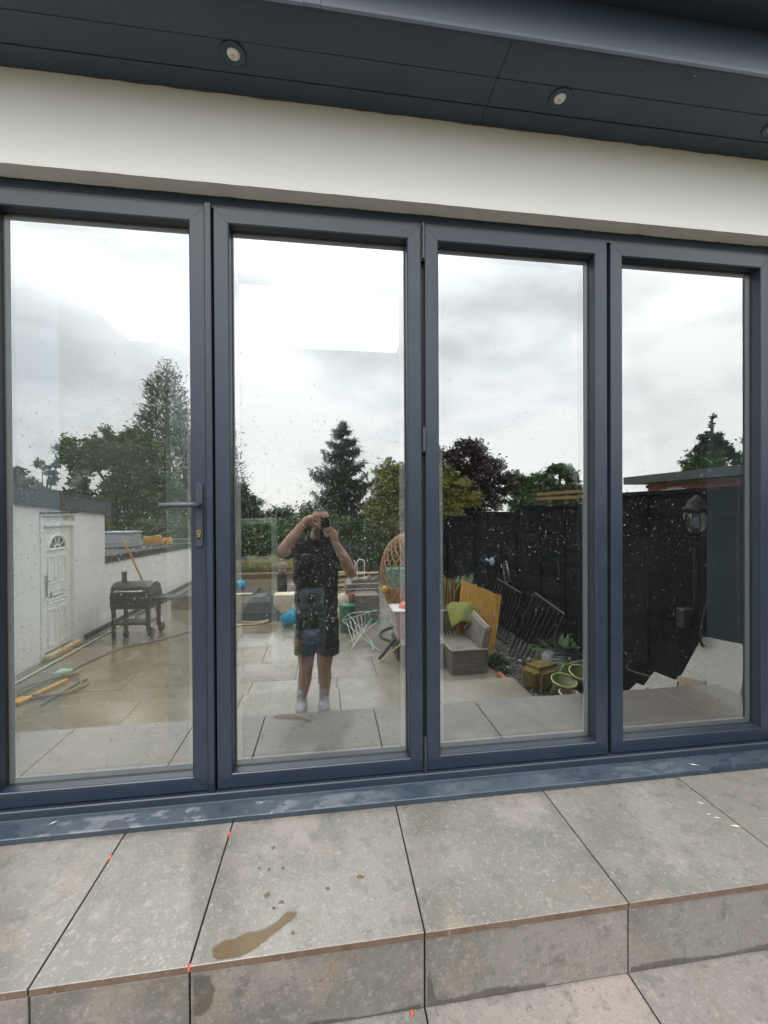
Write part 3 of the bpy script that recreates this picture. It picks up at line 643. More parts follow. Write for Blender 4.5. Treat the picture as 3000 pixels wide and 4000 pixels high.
mb = MB(); mb.box(-0.238, 0.218, 0.185, 0.2, 0.18, 0.205); mb.box(-0.238, 0.218, -0.1, -0.085, 0.18, 0.205); mb.box(-0.235, 0.215, -0.08, 0.18, 0.185, 0.20); mb.build('bottom_shelf', M['bbq'], bq)
mb = MB(); mb.box(0.285, 0.62, -0.1, 0.18, 0.545, 0.575); mb.tube([(0.62, -0.1, 0.56), (0.66, -0.1, 0.56), (0.66, 0.18, 0.56), (0.62, 0.18, 0.56)], 0.012, 8); mb.tube([(0.56, 0.15, 0.545), (0.29, 0.2, 0.45)], 0.01, 6); mb.build('side_shelf', M['bbq'], bq)
mb = MB(); mb.box(-0.32, -0.302, -0.08, 0.18, 0.45, 0.47); mb.build('side_handle', M['chrome'], bq)

# ------------------------------------------------------------------ pole, pipes, hoses
mb = MB(); mb.tube([(-3.44, -5.72, 0.72), (-3.36, -5.86, 0.40), (-3.02, -6.13, G+0.01)], 0.017, 10); mb.tube([(-3.02, -6.13, G+0.01), (-3.045, -6.11, G+0.12)], 0.021, 10); tag(mb.build('pole', M['orange'], smooth=True), 'orange yellow pole leaning on the low white wall behind the grill', 'pole')
M['hose'] = mat('brown_grey_hose', (0.17, 0.15, 0.11), 0.5)
def spline(pts, n=10):
    P = [Vector(p) for p in pts]; o = []
    for i in range(len(P)-1):
        p0, p1, p2, p3 = P[max(i-1, 0)], P[i], P[i+1], P[min(i+2, len(P)-1)]
        for k in range(n):
            t = k/n; o.append(0.5*((2*p1)+(p2-p0)*t+(2*p0-5*p1+4*p2-p3)*t*t+(3*p1-p0-3*p2+p3)*t**3))
    o.append(P[-1]); return o
hz = G+0.014
pts = [(-2.66, -1.7, hz), (-2.73, -2.24, hz), (-2.72, -2.75, hz)]
for k in range(20):
    a = -0.6+k*0.62; r = 0.25+0.05*math.sin(k*1.7); pts.append((-2.86+r*math.cos(a), -3.02+r*1.15*math.sin(a), hz+0.004*k/4))
pts += [(-2.98, -3.42, hz), (-2.8, -4.2, hz), (-2.45, -4.5, hz), (-2.1, -5.0, hz), (-2.25, -5.65, hz), (-2.0, -6.6, hz)]
mb = MB(); mb.tube(spline(pts), 0.0115, 8); tag(mb.build('garden_hose', M['hose'], smooth=True), 'brown garden hose coiled on the patio and running past the grill', 'hose')
mb = MB(); mb.tube([(-3.06, -3.33, hz), (-3.0, -3.38, hz+0.02), (-2.93, -3.44, hz+0.01)], [0.03, 0.042, 0.024], 10); M['mint'] = mat('mint_plastic', (0.42, 0.60, 0.50), 0.4); tag(mb.build('hose_gun', M['mint'], smooth=True), 'pale mint hose connector lying at the coil of hose', 'hose gun')
mb = MB(); mb.box(-0.28, 0.28, -0.022, 0.022, 0, 0.03); mb.box(-0.29, -0.16, -0.06, 0.05, 0, 0.035); o = mb.build('timber_offcut', M['orange'], bevel=0.003); o.location = (-2.91, -2.91, G+0.003); o.rotation_euler[2] = R(-75); tag(o, 'yellow timber offcut lying in the coil of hose', 'timber')
mb = MB(); mb.tube([(-3.46, -4.72, -0.66), (-3.46, -9.5, -0.68)], 0.035, 10); tag(mb.build('drain_pipe', M['felt'], smooth=True), 'black pipe running along the foot of the white wall', 'pipe')
mb = MB(); mb.tube(spline([(-3.36, -2.2, hz), (-3.34, -3.4, hz), (-3.33, -4.7, hz), (-3.36, -6, hz)]), 0.012, 8); tag(mb.build('conduit', M['mortar'], smooth=True), 'thin pale conduit on the ground beside the white wall', 'conduit')
# planter of brown sleepers with boxes on it
M['sleeper'] = mat('brown_sleeper', (0.14, 0.085, 0.05), 0.8, noise=[(7, (0.09, 0.055, 0.035), 0.4, 0.7, 4)])
pl = thing('planter', 'brown timber sleeper planter at the far end of the patio by the grill', 'planter', (-2.2, -7.0, G))
for z in (0.0, 0.125):
    mb = MB(); mb.box(-0.75, 0.75, 0.36, 0.46, z, z+0.12); mb.build('sleeper', M['sleeper'], pl, bevel=0.008)
    mb = MB(); mb.box(-0.75, -0.65, -0.46, 0.355, z, z+0.12); mb.build('sleeper', M['sleeper'], pl, bevel=0.008)
mb = MB(); mb.box(-0.64, 0.75, -0.46, 0.355, 0.0, 0.22); mb.build('soil', M['soil'], pl)
M['card'] = mat('brown_cardboard', (0.50, 0.37, 0.23), 0.8, noise=[(3, (0.6, 0.47, 0.32), 0.4, 0.7, 2)])
mb = MB(); mb.box(-0.22, 0.22, -0.15, 0.15, 0, 0.13); o = mb.build('cardboard_box', M['card'], bevel=0.004); o.location = (-2.2, -6.85, G+0.246); o.rotation_euler[2] = .2; tag(o, 'flat brown cardboard box on the sleeper planter', 'box')
mb = MB(); mb.lathe([(0.07, 0), (0.10, 0.16), (0.11, 0.17), (0.10, 0.175), (0.08, 0.12)], 16); o = mb.build('plant_pot', M['felt'], smooth=True); o.location = (-1.95, -7.05, G+0.246); tag(o, 'black plant pot standing on the sleeper planter', 'pot')

# ------------------------------------------------------------------ middle of the garden
M['tarp'] = mat('dark_tarpaulin', (0.022, 0.026, 0.032), 0.45, 0.5, bump=(12, 0.3, 0.02))
mb = MB()
b0 = [(-1.52, -5.35), (-0.78, -5.35), (-0.72, -6.0), (-1.5, -6.0)]; b1 = [(-1.30, -5.55), (-1.07, -5.55), (-1.05, -5.85), (-1.28, -5.85)]
mb.hexa([(x, y, G) for x, y in b0]+[(x, y, -0.33) for x, y in b1]); mb.box(-1.50, -0.80, -5.345, -5.325, G+0.14, G+0.17)
tag(mb.build('covered_fire_pit', M['tarp'], bevel=0.02), 'dark tarpaulin covered fire pit with sloping sides on the patio', 'fire pit')
M['beige'] = mat('beige_board', (0.62, 0.54, 0.42), 0.7, noise=[(4, (0.52, 0.44, 0.33), 0.45, 0.7, 3)])
mb = MB(); mb.box(-0.20, 0.17, -0.14, 0.14, 0, 0.385); o = mb.build('cardboard_box', M['beige'], bevel=0.006); o.location = (-0.74, -5.75, G+0.002); tag(o, 'tall beige cardboard box between the fire pit and the man', 'box')
mb = MB(); mb.box(-0.25, 0.25, -0.02, 0.02, 0, 0.36, 0, Matrix.Rotation(R(-14), 4, 'X')); o = mb.build('board', M['beige']); o.location = (-1.62, -6.1, G+0.008); tag(o, 'beige board leaning behind the fire pit', 'board')
M['cyan'] = mat('bright_blue_plastic', (0.02, 0.30, 0.50), 0.35)
bk = thing('bucket', 'bright blue plastic bucket on its side in front of the beige box', 'bucket', (-0.62, -5.0, G+0.13))
mb = MB(); mb.lathe([(0.10, -0.12), (0.125, 0.10), (0.132, 0.11), (0.126, 0.115), (0.10, -0.10)], 18, M=Matrix.Rotation(R(70), 4, 'Y')); mb.build('tub', M['cyan'], bk, True)
mb = MB(); mb.tube([(0.1, -0.13, 0.03), (0.2, -0.06, 0.1), (0.2, 0.06, 0.1), (0.1, 0.13, 0.03)], 0.005, 6); mb.build('handle', M['chrome'], bk)
mb = MB(); mb.tube(spline([(-1.75, -5.05, hz), (-1.45, -5.16, hz), (-1.12, -5.2, hz), (-1.0, -5.35, hz+.01), (-1.2, -5.3, hz), (-1.5, -5.38, hz), (-1.8, -5.3, hz)]), 0.014, 8); M['rope'] = mat('pale_rope', (0.48, 0.38, 0.24), 0.8); tag(mb.build('rope', M['rope'], smooth=True), 'pale rope lying in front of the covered fire pit', 'rope')
mb = MB(); mb.ell((0, 0, 0.09), (0.11, 0.09, 0.10), 12, 7); mb.tube([(0, 0, 0.17), (0.03, 0, 0.22)], [0.03, 0.015], 8); o = mb.build('bag', M['cyan'], smooth=True); o.location = (-1.82, -7.2, -0.50); tag(o, 'small bright blue bag at the left of the lawn on a low wall', 'bag')
# low retaining edge at the back of the patio
mb = MB(); mb.box(-3.3, 1.8, -10.1, -9.85, G-0.05, -0.58); tag(mb.build('retaining_wall', M['sleeper'], bevel=0.01), 'low dark retaining wall at the far edge of the patio', 'wall', kind='thing')
mb = MB(); mb.box(-2.2, -1.5, -7.35, -7.05, G, -0.505); tag(mb.build('low_table', M['slate'], bevel=0.01), 'low grey bench under the blue bag', 'bench')
# statue
M['cast'] = mat('weathered_cast_stone', (0.36, 0.30, 0.26), 0.85, noise=[(8, (0.22, 0.18, 0.15), 0.45, 0.65, 4)])
st = thing('statue', 'small weathered stone statue of a figure with bent head near the lawn', 'statue', (-1.06, -8.1, G))
mb = MB(); mb.box(-0.10, 0.10, -0.10, 0.10, 0, 0.36); mb.box(-0.125, 0.125, -0.125, 0.125, 0.36, 0.39); mb.build('plinth', M['felt'], st, bevel=0.01)
mb = MB(); mb.lathe([(0.075, 0.39), (0.06, 0.5), (0.07, 0.56), (0.085, 0.62), (0.06, 0.665), (0.025, 0.68)], 14); mb.ell((0, 0.03, 0.715), (0.043, 0.05, 0.05), 12, 8)
for s in (-1, 1): mb.tube([(s*0.08, 0, 0.63), (s*0.10, 0.03, 0.56), (s*0.03, 0.08, 0.53)], [0.03, 0.026, 0.02], 8); mb.tube([(s*0.04, 0.02, 0.40), (s*0.045, 0.03, 0.5)], [0.038, 0.045], 8)
mb.build('figure', M['cast'], st, True)

# white tubular chair frames
M['tube_white'] = mat('white_tube', (0.72, 0.70, 0.66), 0.4)
lbs = ['white tubular chair frame leaning behind the rattan sofa, nearer the man', 'white tubular chair frame leaning behind the rattan sofa, nearer the egg chair']
for k, (xa, xb) in enumerate(((0.38, 0.51), (0.55, 0.69))):
    t = thing('chair_frame', lbs[k], 'chair frame', (0, 0, 0), 0, 'white tubular chair frames')
    y = -6.2; r = 0.05
    mb = MB(); mb.tube(spline([(xa, y, G+.01), (xa, y, 0.0), (xa, y, 0.14), (xa+r, y, 0.185), (xb-r, y, 0.185), (xb, y, 0.14), (xb, y, 0.0), (xb, y, G+.01)], 5), 0.010, 8); mb.build('back_loop', M['tube_white'], t, True)
    for z in (-0.08, -0.2): mb = MB(); mb.tube([(xa, y+0.01, z), (xb, y+0.01, z)], 0.007, 6); mb.build('cross_bar', M['tube_white'], t)
    mb = MB(); mb.tube([(xa, y, -0.3), (xa, y+0.3, -0.27), (xb, y+0.3, -0.27), (xb, y, -0.3)], 0.009, 6); mb.build('seat_bar', M['tube_white'], t)
t = thing('timber_stack', 'loose stack of pale timber battens behind the man and the sofa', 'timber stack', (0, 0, 0))
for k in range(9):
    mb = MB(); z = -0.62+0.065*k; mb.tube([(0.05+random.uniform(-.1, .1), -6.6+random.uniform(-.1, .1), z), (0.85+random.uniform(-.1, .15), -6.7+random.uniform(-.2, .2), z+random.uniform(-.03, .05))], random.uniform(0.012, 0.022), 4); mb.build('batten', M['pine'] if k % 3 else M['sleeper'], t)
# ------------------------------------------------------------------ rattan furniture
M['rattan_grey'] = mat('grey_rattan', (0.20, 0.178, 0.155), 0.6, noise=[(5, (0.13, 0.115, 0.10), 0.45, 0.7, 3)])
_t = M['rattan_grey'].node_tree; _co = _t.nodes.new('ShaderNodeTexCoord')
_w = _t.nodes.new('ShaderNodeTexWave'); _w.bands_direction = 'Z'; _w.inputs['Scale'].default_value = 16; _w.inputs['Distortion'].default_value = 1.2; _w.inputs['Detail'].default_value = 2
_w2 = _t.nodes.new('ShaderNodeTexWave'); _w2.bands_direction = 'DIAGONAL'; _w2.inputs['Scale'].default_value = 7; _w2.inputs['Distortion'].default_value = 0.6
_m = _t.nodes.new('ShaderNodeMath'); _m.operation = 'MULTIPLY_ADD'; _m.inputs[1].default_value = 0.5
_b = _t.nodes.new('ShaderNodeBump'); _b.inputs['Strength'].default_value = 0.9; _b.inputs['Distance'].default_value = 0.008
_t.links.new(_co.outputs['Object'], _w.inputs['Vector']); _t.links.new(_co.outputs['Object'], _w2.inputs['Vector'])
_t.links.new(_w2.outputs['Fac'], _m.inputs[0]); _t.links.new(_w.outputs['Fac'], _m.inputs[2]); _t.links.new(_m.outputs[0], _b.inputs['Height']); _t.links.new(_b.outputs['Normal'], _t.nodes['Principled BSDF'].inputs['Normal'])
M['edge_grey'] = mat('pale_rattan_edge', (0.36, 0.33, 0.29), 0.6)
def rim(mb, pts, r=0.009): mb.tube(pts, r, 6)
s1 = thing('rattan_sofa', 'grey rattan corner sofa on the patio with orange pickets behind it', 'sofa', (1.36, -2.72, G))
mb = MB(); mb.box(0.0, 0.43, -0.62, 0.0, 0.0, 0.275); mb.build('base', M['rattan_grey'], s1, bevel=0.012)
mb = MB(); mb.box(-0.5, -0.004, -1.05, -0.28, 0.0, 0.275); mb.build('base', M['rattan_grey'], s1, bevel=0.012)
mb = MB(); mb.hexa([(0.345, -0.62, 0.278), (0.435, -0.62, 0.278), (0.435, -0.02, 0.278), (0.345, -0.02, 0.278), (0.43, -0.64, 0.56), (0.51, -0.64, 0.56), (0.49, -0.04, 0.50), (0.41, -0.04, 0.50)]); mb.build('backrest', M['rattan_grey'], s1, bevel=0.01)
mb = MB(); mb.box(-0.5, 0.34, -0.80, -0.70, 0.278, 0.55); mb.build('backrest', M['rattan_grey'], s1, bevel=0.012)
mb = MB(); rim(mb, [(0.0, 0.004, 0.279), (0.43, 0.004, 0.279)]); rim(mb, [(0.0, 0.004, 0.279), (0.0, -0.62, 0.279)]); rim(mb, [(-0.5, -0.276, 0.279), (-0.006, -0.276, 0.279)]); rim(mb, [(-0.5, -0.70, 0.556), (0.34, -0.70, 0.556)]); rim(mb, [(0.45, -0.04, 0.51), (0.47, -0.64, 0.57)]); mb.build('edge_braid', M['edge_grey'], s1)
M['lime'] = mat('yellow_green_cloth', (0.21, 0.21, 0.04), 0.8, noise=[(6, (0.14, 0.17, 0.045), 0.4, 0.65, 4)], bump=(18, 0.5, 0.02))
mb = MB(); vs_ = []; NU, NV = 14, 9
for i in range(NU+1):
    for j in range(NV+1):
        u, v = i/NU, j/NV
        x = 1.50+0.42*u; y = -3.47+0.30*v
        z = -0.145+0.09*math.sin(math.pi*u)*(1-0.5*v)+0.02*math.sin(9*u+5*v)-0.26*max(0, v-0.35)**1.2
        vs_.append((x, y, z))
mb.add(vs_, [(i*(NV+1)+j, i*(NV+1)+j+1, (i+1)*(NV+1)+j+1, (i+1)*(NV+1)+j) for i in range(NU) for j in range(NV)])
o = mb.build('cloth', M['lime'], smooth=True); o.modifiers.new('thick', 'SOLIDIFY').thickness = 0.006; tag(o, 'crumpled yellow green cloth thrown over the back of the corner sofa', 'cloth')
s2 = thing('rattan_armchair', 'grey rattan armchair seen side on behind the green bin', 'armchair', (0.60, -5.1, G))
for z0, z1, d in ((0.0, 0.44, 0.0), ):
    mb = MB(); mb.box(-0.20, 0.24, -0.55, 0.05, 0.0, 0.44); mb.build('base', M['rattan_grey'], s2, bevel=0.012)
mb = MB(); mb.box(-0.31, -0.205, -0.55, 0.05, 0.0, 0.635); mb.build('armrest', M['rattan_grey'], s2, bevel=0.012)
mb = MB(); mb.box(-0.2, 0.25, -0.55, -0.43, 0.445, 0.64); mb.build('backrest', M['rattan_grey'], s2, bevel=0.012)
mb = MB()
for z, y in ((0.645, 0.052), (0.56, 0.053), (0.45, 0.056)): rim(mb, [(-0.31, y, z-0.006), (0.24, y-0.02, z-0.006)], 0.011)
mb.build('edge_braid', M['edge_grey'], s2)
mb = MB()
for (x, y, s) in ((0.72, -5.55, 1.0), (0.84, -5.5, 0.88)):
    mb.prism([(x-0.045, G), (x+0.045, G), (x+0.05, -0.12*s-0.04), (x+0.02, 0.0*s-0.02), (x-0.03, 0.01*s-0.03), (x-0.05, -0.14*s)], y-0.02, y+0.02)
    o = mb.build('cushion', M['rattan_grey'], bevel=0.012); tag(o, ['tall grey pointed cushion upright behind the rattan armchair', 'shorter grey cushion upright between armchair and egg chair'][0 if s == 1.0 else 1], 'cushion', 'upright grey cushions'); mb = MB()
# green barrel
M['green'] = mat('dark_green_plastic', (0.012, 0.12, 0.06), 0.3, 0.5)
gb = thing('barrel', 'dark green plastic barrel standing beside the man and the airer', 'barrel', (0.29, -4.58, G))
mb = MB(); mb.lathe([(0.11, 0), (0.12, 0.01), (0.125, 0.2), (0.125, 0.36), (0.115, 0.40)], 22); mb.build('body', M['green'], gb, True)
mb = MB(); mb.lathe([(0.128, 0.385), (0.128, 0.41), (0.10, 0.435), (0.02, 0.44)], 22); mb.build('lid', M['green'], gb, True)
M['paper'] = mat('crumpled_paper_sack', (0.62, 0.52, 0.40), 0.8, bump=(10, 0.8, 0.05))
mb = MB(); mb.ell((0, 0, 0.16), (0.13, 0.10, 0.17), 12, 8); mb.ell((0.04, 0.02, 0.36), (0.11, 0.09, 0.15), 12, 8); o = mb.build('paper_sack', M['paper'], smooth=True); o.location = (0.19, -5.05, G); tag(o, 'crumpled beige paper sacks heaped behind the green barrel', 'sack')
M['redlid'] = mat('dark_red_can', (0.25, 0.02, 0.03), 0.4)
mb = MB(); mb.lathe([(0.05, 0), (0.05, 0.12), (0.045, 0.13)], 14); o = mb.build('paint_tin', M['redlid'], smooth=True); o.location = (0.36, -4.62, G+0.445); tag(o, 'small dark red tin standing on the green barrel', 'tin')
# clothes airer
M['steel'] = mat('grey_steel_tube', (0.42, 0.41, 0.40), 0.35, 0.5, 0.6); M['turq'] = mat('turquoise_plastic', (0.10, 0.58, 0.56), 0.4)
ar = thing('clothes_airer', 'collapsed steel clothes airer with turquoise joints lying on the patio', 'airer')
A = [(0.56, -4.0, -0.29), (0.59, -4.0, -0.40), (0.54, -4.0, -0.47), (0.69, -4.15, -0.31), (0.73, -4.15, -0.44), (0.66, -4.15, -0.5), (0.28, -4.3, -0.38), (0.20, -4.4, -0.50), (0.35, -4.2, -0.34), (0.58, -3.62, G+.02), (0.30, -3.73, G+.02), (0.57, -3.85, -0.64), (0.24, -3.9, G+.02), (0.66, -3.6, G+.02)]
mb = MB()
for a, b in ((0, 1), (1, 2), (0, 7), (2, 10), (3, 4), (4, 5), (3, 8), (5, 12), (6, 7), (7, 13), (8, 6), (11, 9), (2, 12), (6, 11)): mb.tube([A[a], A[b]], 0.0075, 6)
for k in range(7):
    u = k/7.0; p = Vector(A[0]).lerp(Vector(A[7]), u); q = Vector(A[2]).lerp(Vector(A[10]), u); mb.tube([p, q], 0.0035, 5)
mb.build('frame', M['steel'], ar)
for a, b, c in ((0, 1, .35), (1, 2, .9), (0, 7, .12), (3, 8, .12), (4, 5, .8), (11, 9, .35), (9, 11, .25)):
    p, q = Vector(A[a]), Vector(A[b]); mb = MB(); mb.tube([p, p.lerp(q, c)], 0.012, 7); mb.build('joint', M['turq'], ar)
# hanging egg chair
M['tan'] = mat('tan_rattan', (0.36, 0.19, 0.085), 0.5, noise=[(9, (0.25, 0.12, 0.05), 0.45, 0.7, 3)])
eg = thing('egg_chair', 'tan rattan hanging egg chair with open weave and turquoise bag inside', 'egg chair', (1.17, -3.95, 0.22), R(-68))
EX, EY, EZ = 0.40, 0.45, 0.60
def ep(th, ph, k=1.0):   # th from top, ph round; opening faces +y
    w = math.sin(th)**0.85
    return Vector((EX*w*math.cos(ph)*k, EY*w*math.sin(ph)*k, EZ*math.cos(th)*(0.93 if math.cos(th) < 0 else 1.0)))
mb = MB()
for s in (1, -1):
    for k in range(24):
        pts = []
        for i in range(29):
            th = 0.12+2.90*i/28; ph = math.pi*1.5+s*(k/24*6.2832+0.055*i*2.0)
            ph = (ph % 6.2832)
            p = ep(th, ph)
            if p.y > 0.14 and abs(p.x) < 0.40 and -0.40 < p.z < 0.47:
                if len(pts) > 1: mb.tube(pts, 0.0105, 4, cap=False)
                pts = []; continue
            pts.append(p)
        if len(pts) > 1: mb.tube(pts, 0.0105, 4, cap=False)
for i in range(1, 30):
    th = 1.75+1.25*i/30; pts = []
    for j in range(41):
        p = ep(th, math.pi*0.5+6.2832*j/40)
        if p.y > 0.14 and p.z > -0.36: continue
        pts.append(p)
    if len(pts) > 2: mb.tube(pts, 0.0095, 4, cap=False)
mb.build('weave', M['tan'], eg, kind='stuff')
mb = MB(); mb.tube([(0.40*math.sin(6.2832*k/36)*(1-0.12*math.cos(6.2832*k/36)), 0.19+0.05*math.cos(6.2832*k/36*2), 0.03-0.43*math.cos(6.2832*k/36)) for k in range(36)], 0.020, 8, closed=True); mb.build('rim', M['tan'], eg, True)
mb = MB(); mb.tube([(0.0, 0.2, -0.42), (-0.14, 0.19, -0.34), (-0.25, 0.2, -0.1), (-0.22, 0.17, 0.2), (-0.05, 0.1, 0.5)], 0.014, 7); mb.build('inner_frame', M['tan'], eg, True)
mb = MB(); mb.tube([(0, 0, EZ-.01), (0, 0, EZ+0.22)], 0.008, 6); mb.build('chain', M['slate'], eg)
mb = MB(); mb.tube(spline([(0.575, -0.23, -0.92), (0.60, -0.24, 0.2), (0.45, -0.18, 0.8), (0.0, 0.0, 0.86)]), 0.025, 10); mb.tube([(0.30+0.42*math.cos(k*0.2618), -0.12+0.42*math.sin(k*0.2618), -0.92) for k in range(24)], 0.022, 8, closed=True); mb.build('stand', M['slate'], eg, True)
mb = MB(); mb.ell((0.0, -0.03, -0.34), (0.33, 0.24, 0.11), 18, 8); mb.build('cushion', M['tan'], eg, True)
mb = MB(); mb.box(-0.16, 0.16, -0.09, 0.09, 0, 0.25); mb.box(-0.17, 0.17, -0.1, 0.1, 0.22, 0.26); o = mb.build('bag', M['turq'], bevel=0.02, seg=2); o.location = (0.98, -4.05, 0.05); tag(o, 'turquoise bag sitting inside the hanging egg chair', 'bag')
mb = MB(); mb.ell((0, 0, 0), (0.05, 0.05, 0.06), 10, 6); o = mb.build('glove', M['orange'], smooth=True); o.location = (0.755, -3.78, 0.06); tag(o, 'yellow glove hung on the edge of the egg chair', 'glove')
# toy box on a black trunk
M['pink'] = mat('clear_pink_plastic_box', (0.62, 0.47, 0.47), 0.25); M['red'] = mat('coral_red_plastic', (0.75, 0.13, 0.11), 0.35)
mb = MB(); mb.box(-0.22, 0.3, -0.2, 0.2, 0.0, 0.18); mb.box(-0.23, 0.31, -0.21, 0.21, 0.185, 0.235); o = mb.build('trunk', M['felt'], bevel=0.01); o.location = (1.05, -3.45, G); tag(o, 'black plastic trunk under the box of toys beside the egg chair', 'trunk')
tb = thing('storage_box', 'translucent pink storage box of toys on the black trunk', 'storage box', (1.02, -3.43, G+0.236))
mb = MB(); mb.hexa([(-0.17, -0.14, 0), (0.17, -0.14, 0), (0.17, 0.14, 0), (-0.17, 0.14, 0), (-0.22, -0.18, 0.36), (0.22, -0.18, 0.36), (0.22, 0.18, 0.36), (-0.22, 0.18, 0.36)]); mb.build('body', M['pink'], tb, bevel=0.012)
mb = MB(); mb.box(-0.235, 0.235, -0.195, 0.195, 0.362, 0.385); mb.build('rim', M['upvc'], tb, bevel=0.006)
mb = MB(); mb.ell((-0.02, 0.03, 0.40), (0.12, 0.11, 0.07), 14, 8); o = mb.build('ball', M['red'], smooth=True); o.location = (1.02, -3.43, G+0.236); tag(o, 'coral red plastic toy on top of the storage box', 'toy')
mb = MB(); mb.tube([(0.62, -3.30, G+.022), (0.80, -3.18, -0.42)], 0.020, 8); tag(mb.build('pipe', M['felt']), 'short black pipe propped in front of the black trunk', 'pipe')
mb = MB(); mb.tube([(0.60, -3.22, G+.012), (0.95, -3.15, -0.41)], 0.010, 8); tag(mb.build('cane', M['pine']), 'pale bamboo cane propped in front of the black trunk', 'cane')
# ------------------------------------------------------------------ picket panel, railings
M['oldwood'] = mat('brown_old_wood', (0.20, 0.115, 0.05), 0.8)
pk = thing('picket_fence', 'orange brown picket fence panel leaning behind the corner sofa', 'fence panel', (0, 0, 0))
TL, TR, BL, BR = Vector((1.80, -3.62, 0.20)), Vector((2.32, -3.62, -0.03)), Vector((1.58, -3.25, -0.62)), Vector((2.05, -3.25, -0.72))
for k in range(13):
    u = k/12; a = BL.lerp(BR, u); b = TL.lerp(TR, u); d = (b-a); L = d.length; d.normalize(); sx = (TR-TL).normalized(); nn = sx.cross(d).normalized(); sx = d.cross(nn).normalized()*-1
    MM = Matrix(((sx.x, nn.x, d.x, a.x), (sx.y, nn.y, d.y, a.y), (sx.z, nn.z, d.z, a.z), (0, 0, 0, 1)))
    w = 0.0185; L2 = L*random.uniform(0.985, 1.01)
    mb = MB(); mb.prism([(-w, 0), (w, 0), (w, L2-0.02), (w*0.6, L2-0.005), (0, L2), (-w*0.6, L2-0.005), (-w, L2-0.02)], -0.009, 0.009, MM); mb.build('picket', M['orange'], pk)
for v in (0.22, 0.78):
    a = BL.lerp(TL, v)+Vector((0, -0.03, -0.01)); b = BR.lerp(TR, v)+Vector((0, -0.03, -0.01)); mb = MB(); mb.tube([a, b], 0.022, 4); mb.build('rail', M['oldwood'], pk)
pk2 = thing('picket_fence', 'darker brown picket panel half hidden left of the orange one', 'fence panel', (0, 0, 0))
M['oldwood'] = mat('brown_old_wood', (0.20, 0.115, 0.05), 0.8)
for k in range(4):
    x = 1.62+0.045*k; mb = MB(); mb.tube([(x-0.16, -3.5, -0.7), (x, -3.85, 0.19-0.01*k)], 0.015, 4); mb.build('picket', M['oldwood'], pk2)
M['iron'] = mat('black_iron', (0.014, 0.014, 0.017), 0.5, 0.3)
def railing(label, tl, tr, bl, br, n):
    t = thing('railing', label, 'railing', (0, 0, 0), 0, 'iron railing panels against the fence')
    tl, tr, bl, br = map(Vector, (tl, tr, bl, br))
    mb = MB(); mb.tube([tl, tr], 0.016, 4); mb.build('top_rail', M['iron'], t); mb = MB(); mb.tube([bl.lerp(tl, .06), br.lerp(tr, .06)], 0.014, 4); mb.build('bottom_rail', M['iron'], t)
    for k in range(n+1):
        mb = MB(); mb.tube([bl.lerp(br, k/n), tl.lerp(tr, k/n)], 0.0085 if 0 < k < n else 0.014, 6); mb.build('bar', M['iron'], t)
railing('black iron railing panel with vertical bars leaning on the fence, nearer panel', (2.66, -3.30, 0.05), (2.66, -2.62, -0.06), (2.30, -3.30, -0.72), (2.30, -2.62, -0.72), 7)
railing('black iron railing panel with vertical bars leaning on the fence, further panel', (2.70, -4.6, 0.02), (2.70, -3.75, -0.05), (2.42, -4.5, -0.72), (2.42, -3.7, -0.72), 8)
# ------------------------------------------------------------------ dark lapped fence
M['fence'] = mat('dark_stained_fence', (0.0080, 0.0088, 0.0125), 0.9, 0.05, noise=[(4, (0.0135, 0.014, 0.018), 0.45, 0.7, 4)], bump=(30, 0.3, 0.004))
FX = 2.75
fzt = lambda y: 1.325+0.052*y
fl = ['nearest the house, behind the lamp post', 'second from the house, above the yellow sack', 'third from the house, behind the iron railings', 'fourth from the house, with a coil of wire on it', 'furthest from the house, under the yellow green tree']
fs_ = []
for k in range(5):
    y0 = -0.36-1.83*k; y1 = y0-1.79; zt = fzt((y0+y1)/2)
    t = thing('garden_fence', 'dark stained lapped fence panel '+fl[k], 'fence panel', (FX, y0, G), 0, 'dark garden fence panels')
    H = zt-G; n = 12; bh = H/n
    for i in range(n):
        z = i*bh; w = random.uniform(-.004, .004)
        mb = MB(); mb.hexa([(0.0, y1-y0, z-0.012), (0.018, y1-y0, z-0.012), (0.018, -0.0, z-0.012+w), (0.0, 0, z-0.012+w), (0.014, y1-y0, z+bh), (0.024, y1-y0, z+bh), (0.024, 0, z+bh), (0.014, 0, z+bh)]); mb.build('board', M['fence'], t)
    for u in (0.02, 0.33, 0.64, 0.98):
        mb = MB(); mb.box(-0.012, -0.002, (y1-y0)*u-0.02, (y1-y0)*u+0.02, 0.02, H-0.02); mb.build('batten', M['fence'], t)
    mb = MB(); mb.box(-0.028, 0.035, y1-y0, 0, H+0.001, H+0.028); mb.build('capping', M['fence'], t)
for k in range(6):
    y = -0.34-1.83*k
    mb = MB(); mb.box(-0.045, 0.045, -0.018, 0.018, 0, fzt(y)-G+0.02); o = mb.build('fence_post', M['fence'], bevel=0.004); o.location = (FX+0.012, y, G)
    tag(o, ['dark square fence post at the house end of the fence', 'dark fence post between first and second panel from the house', 'dark fence post between second and third panel from the house', 'dark fence post behind the further iron railing', 'dark fence post between the two furthest panels', 'dark fence post at the far end of the fence'][k], 'fence post', 'fence posts')
mb = MB()
for j in range(3): mb.tube([(FX-0.05-0.006*j, -4.3+(0.085+.006*j)*math.cos(k*0.3927)+0.03*j, 0.24+(0.10+.008*j)*math.sin(k*0.3927)-0.05*j) for k in range(16)], 0.004, 5, closed=True)
tag(mb.build('wire_coil', M['steel']), 'loose coil of thin wire hung on the dark fence', 'wire')
M['tape'] = mat('grey_blue_tape', (0.26, 0.30, 0.36), 0.6)
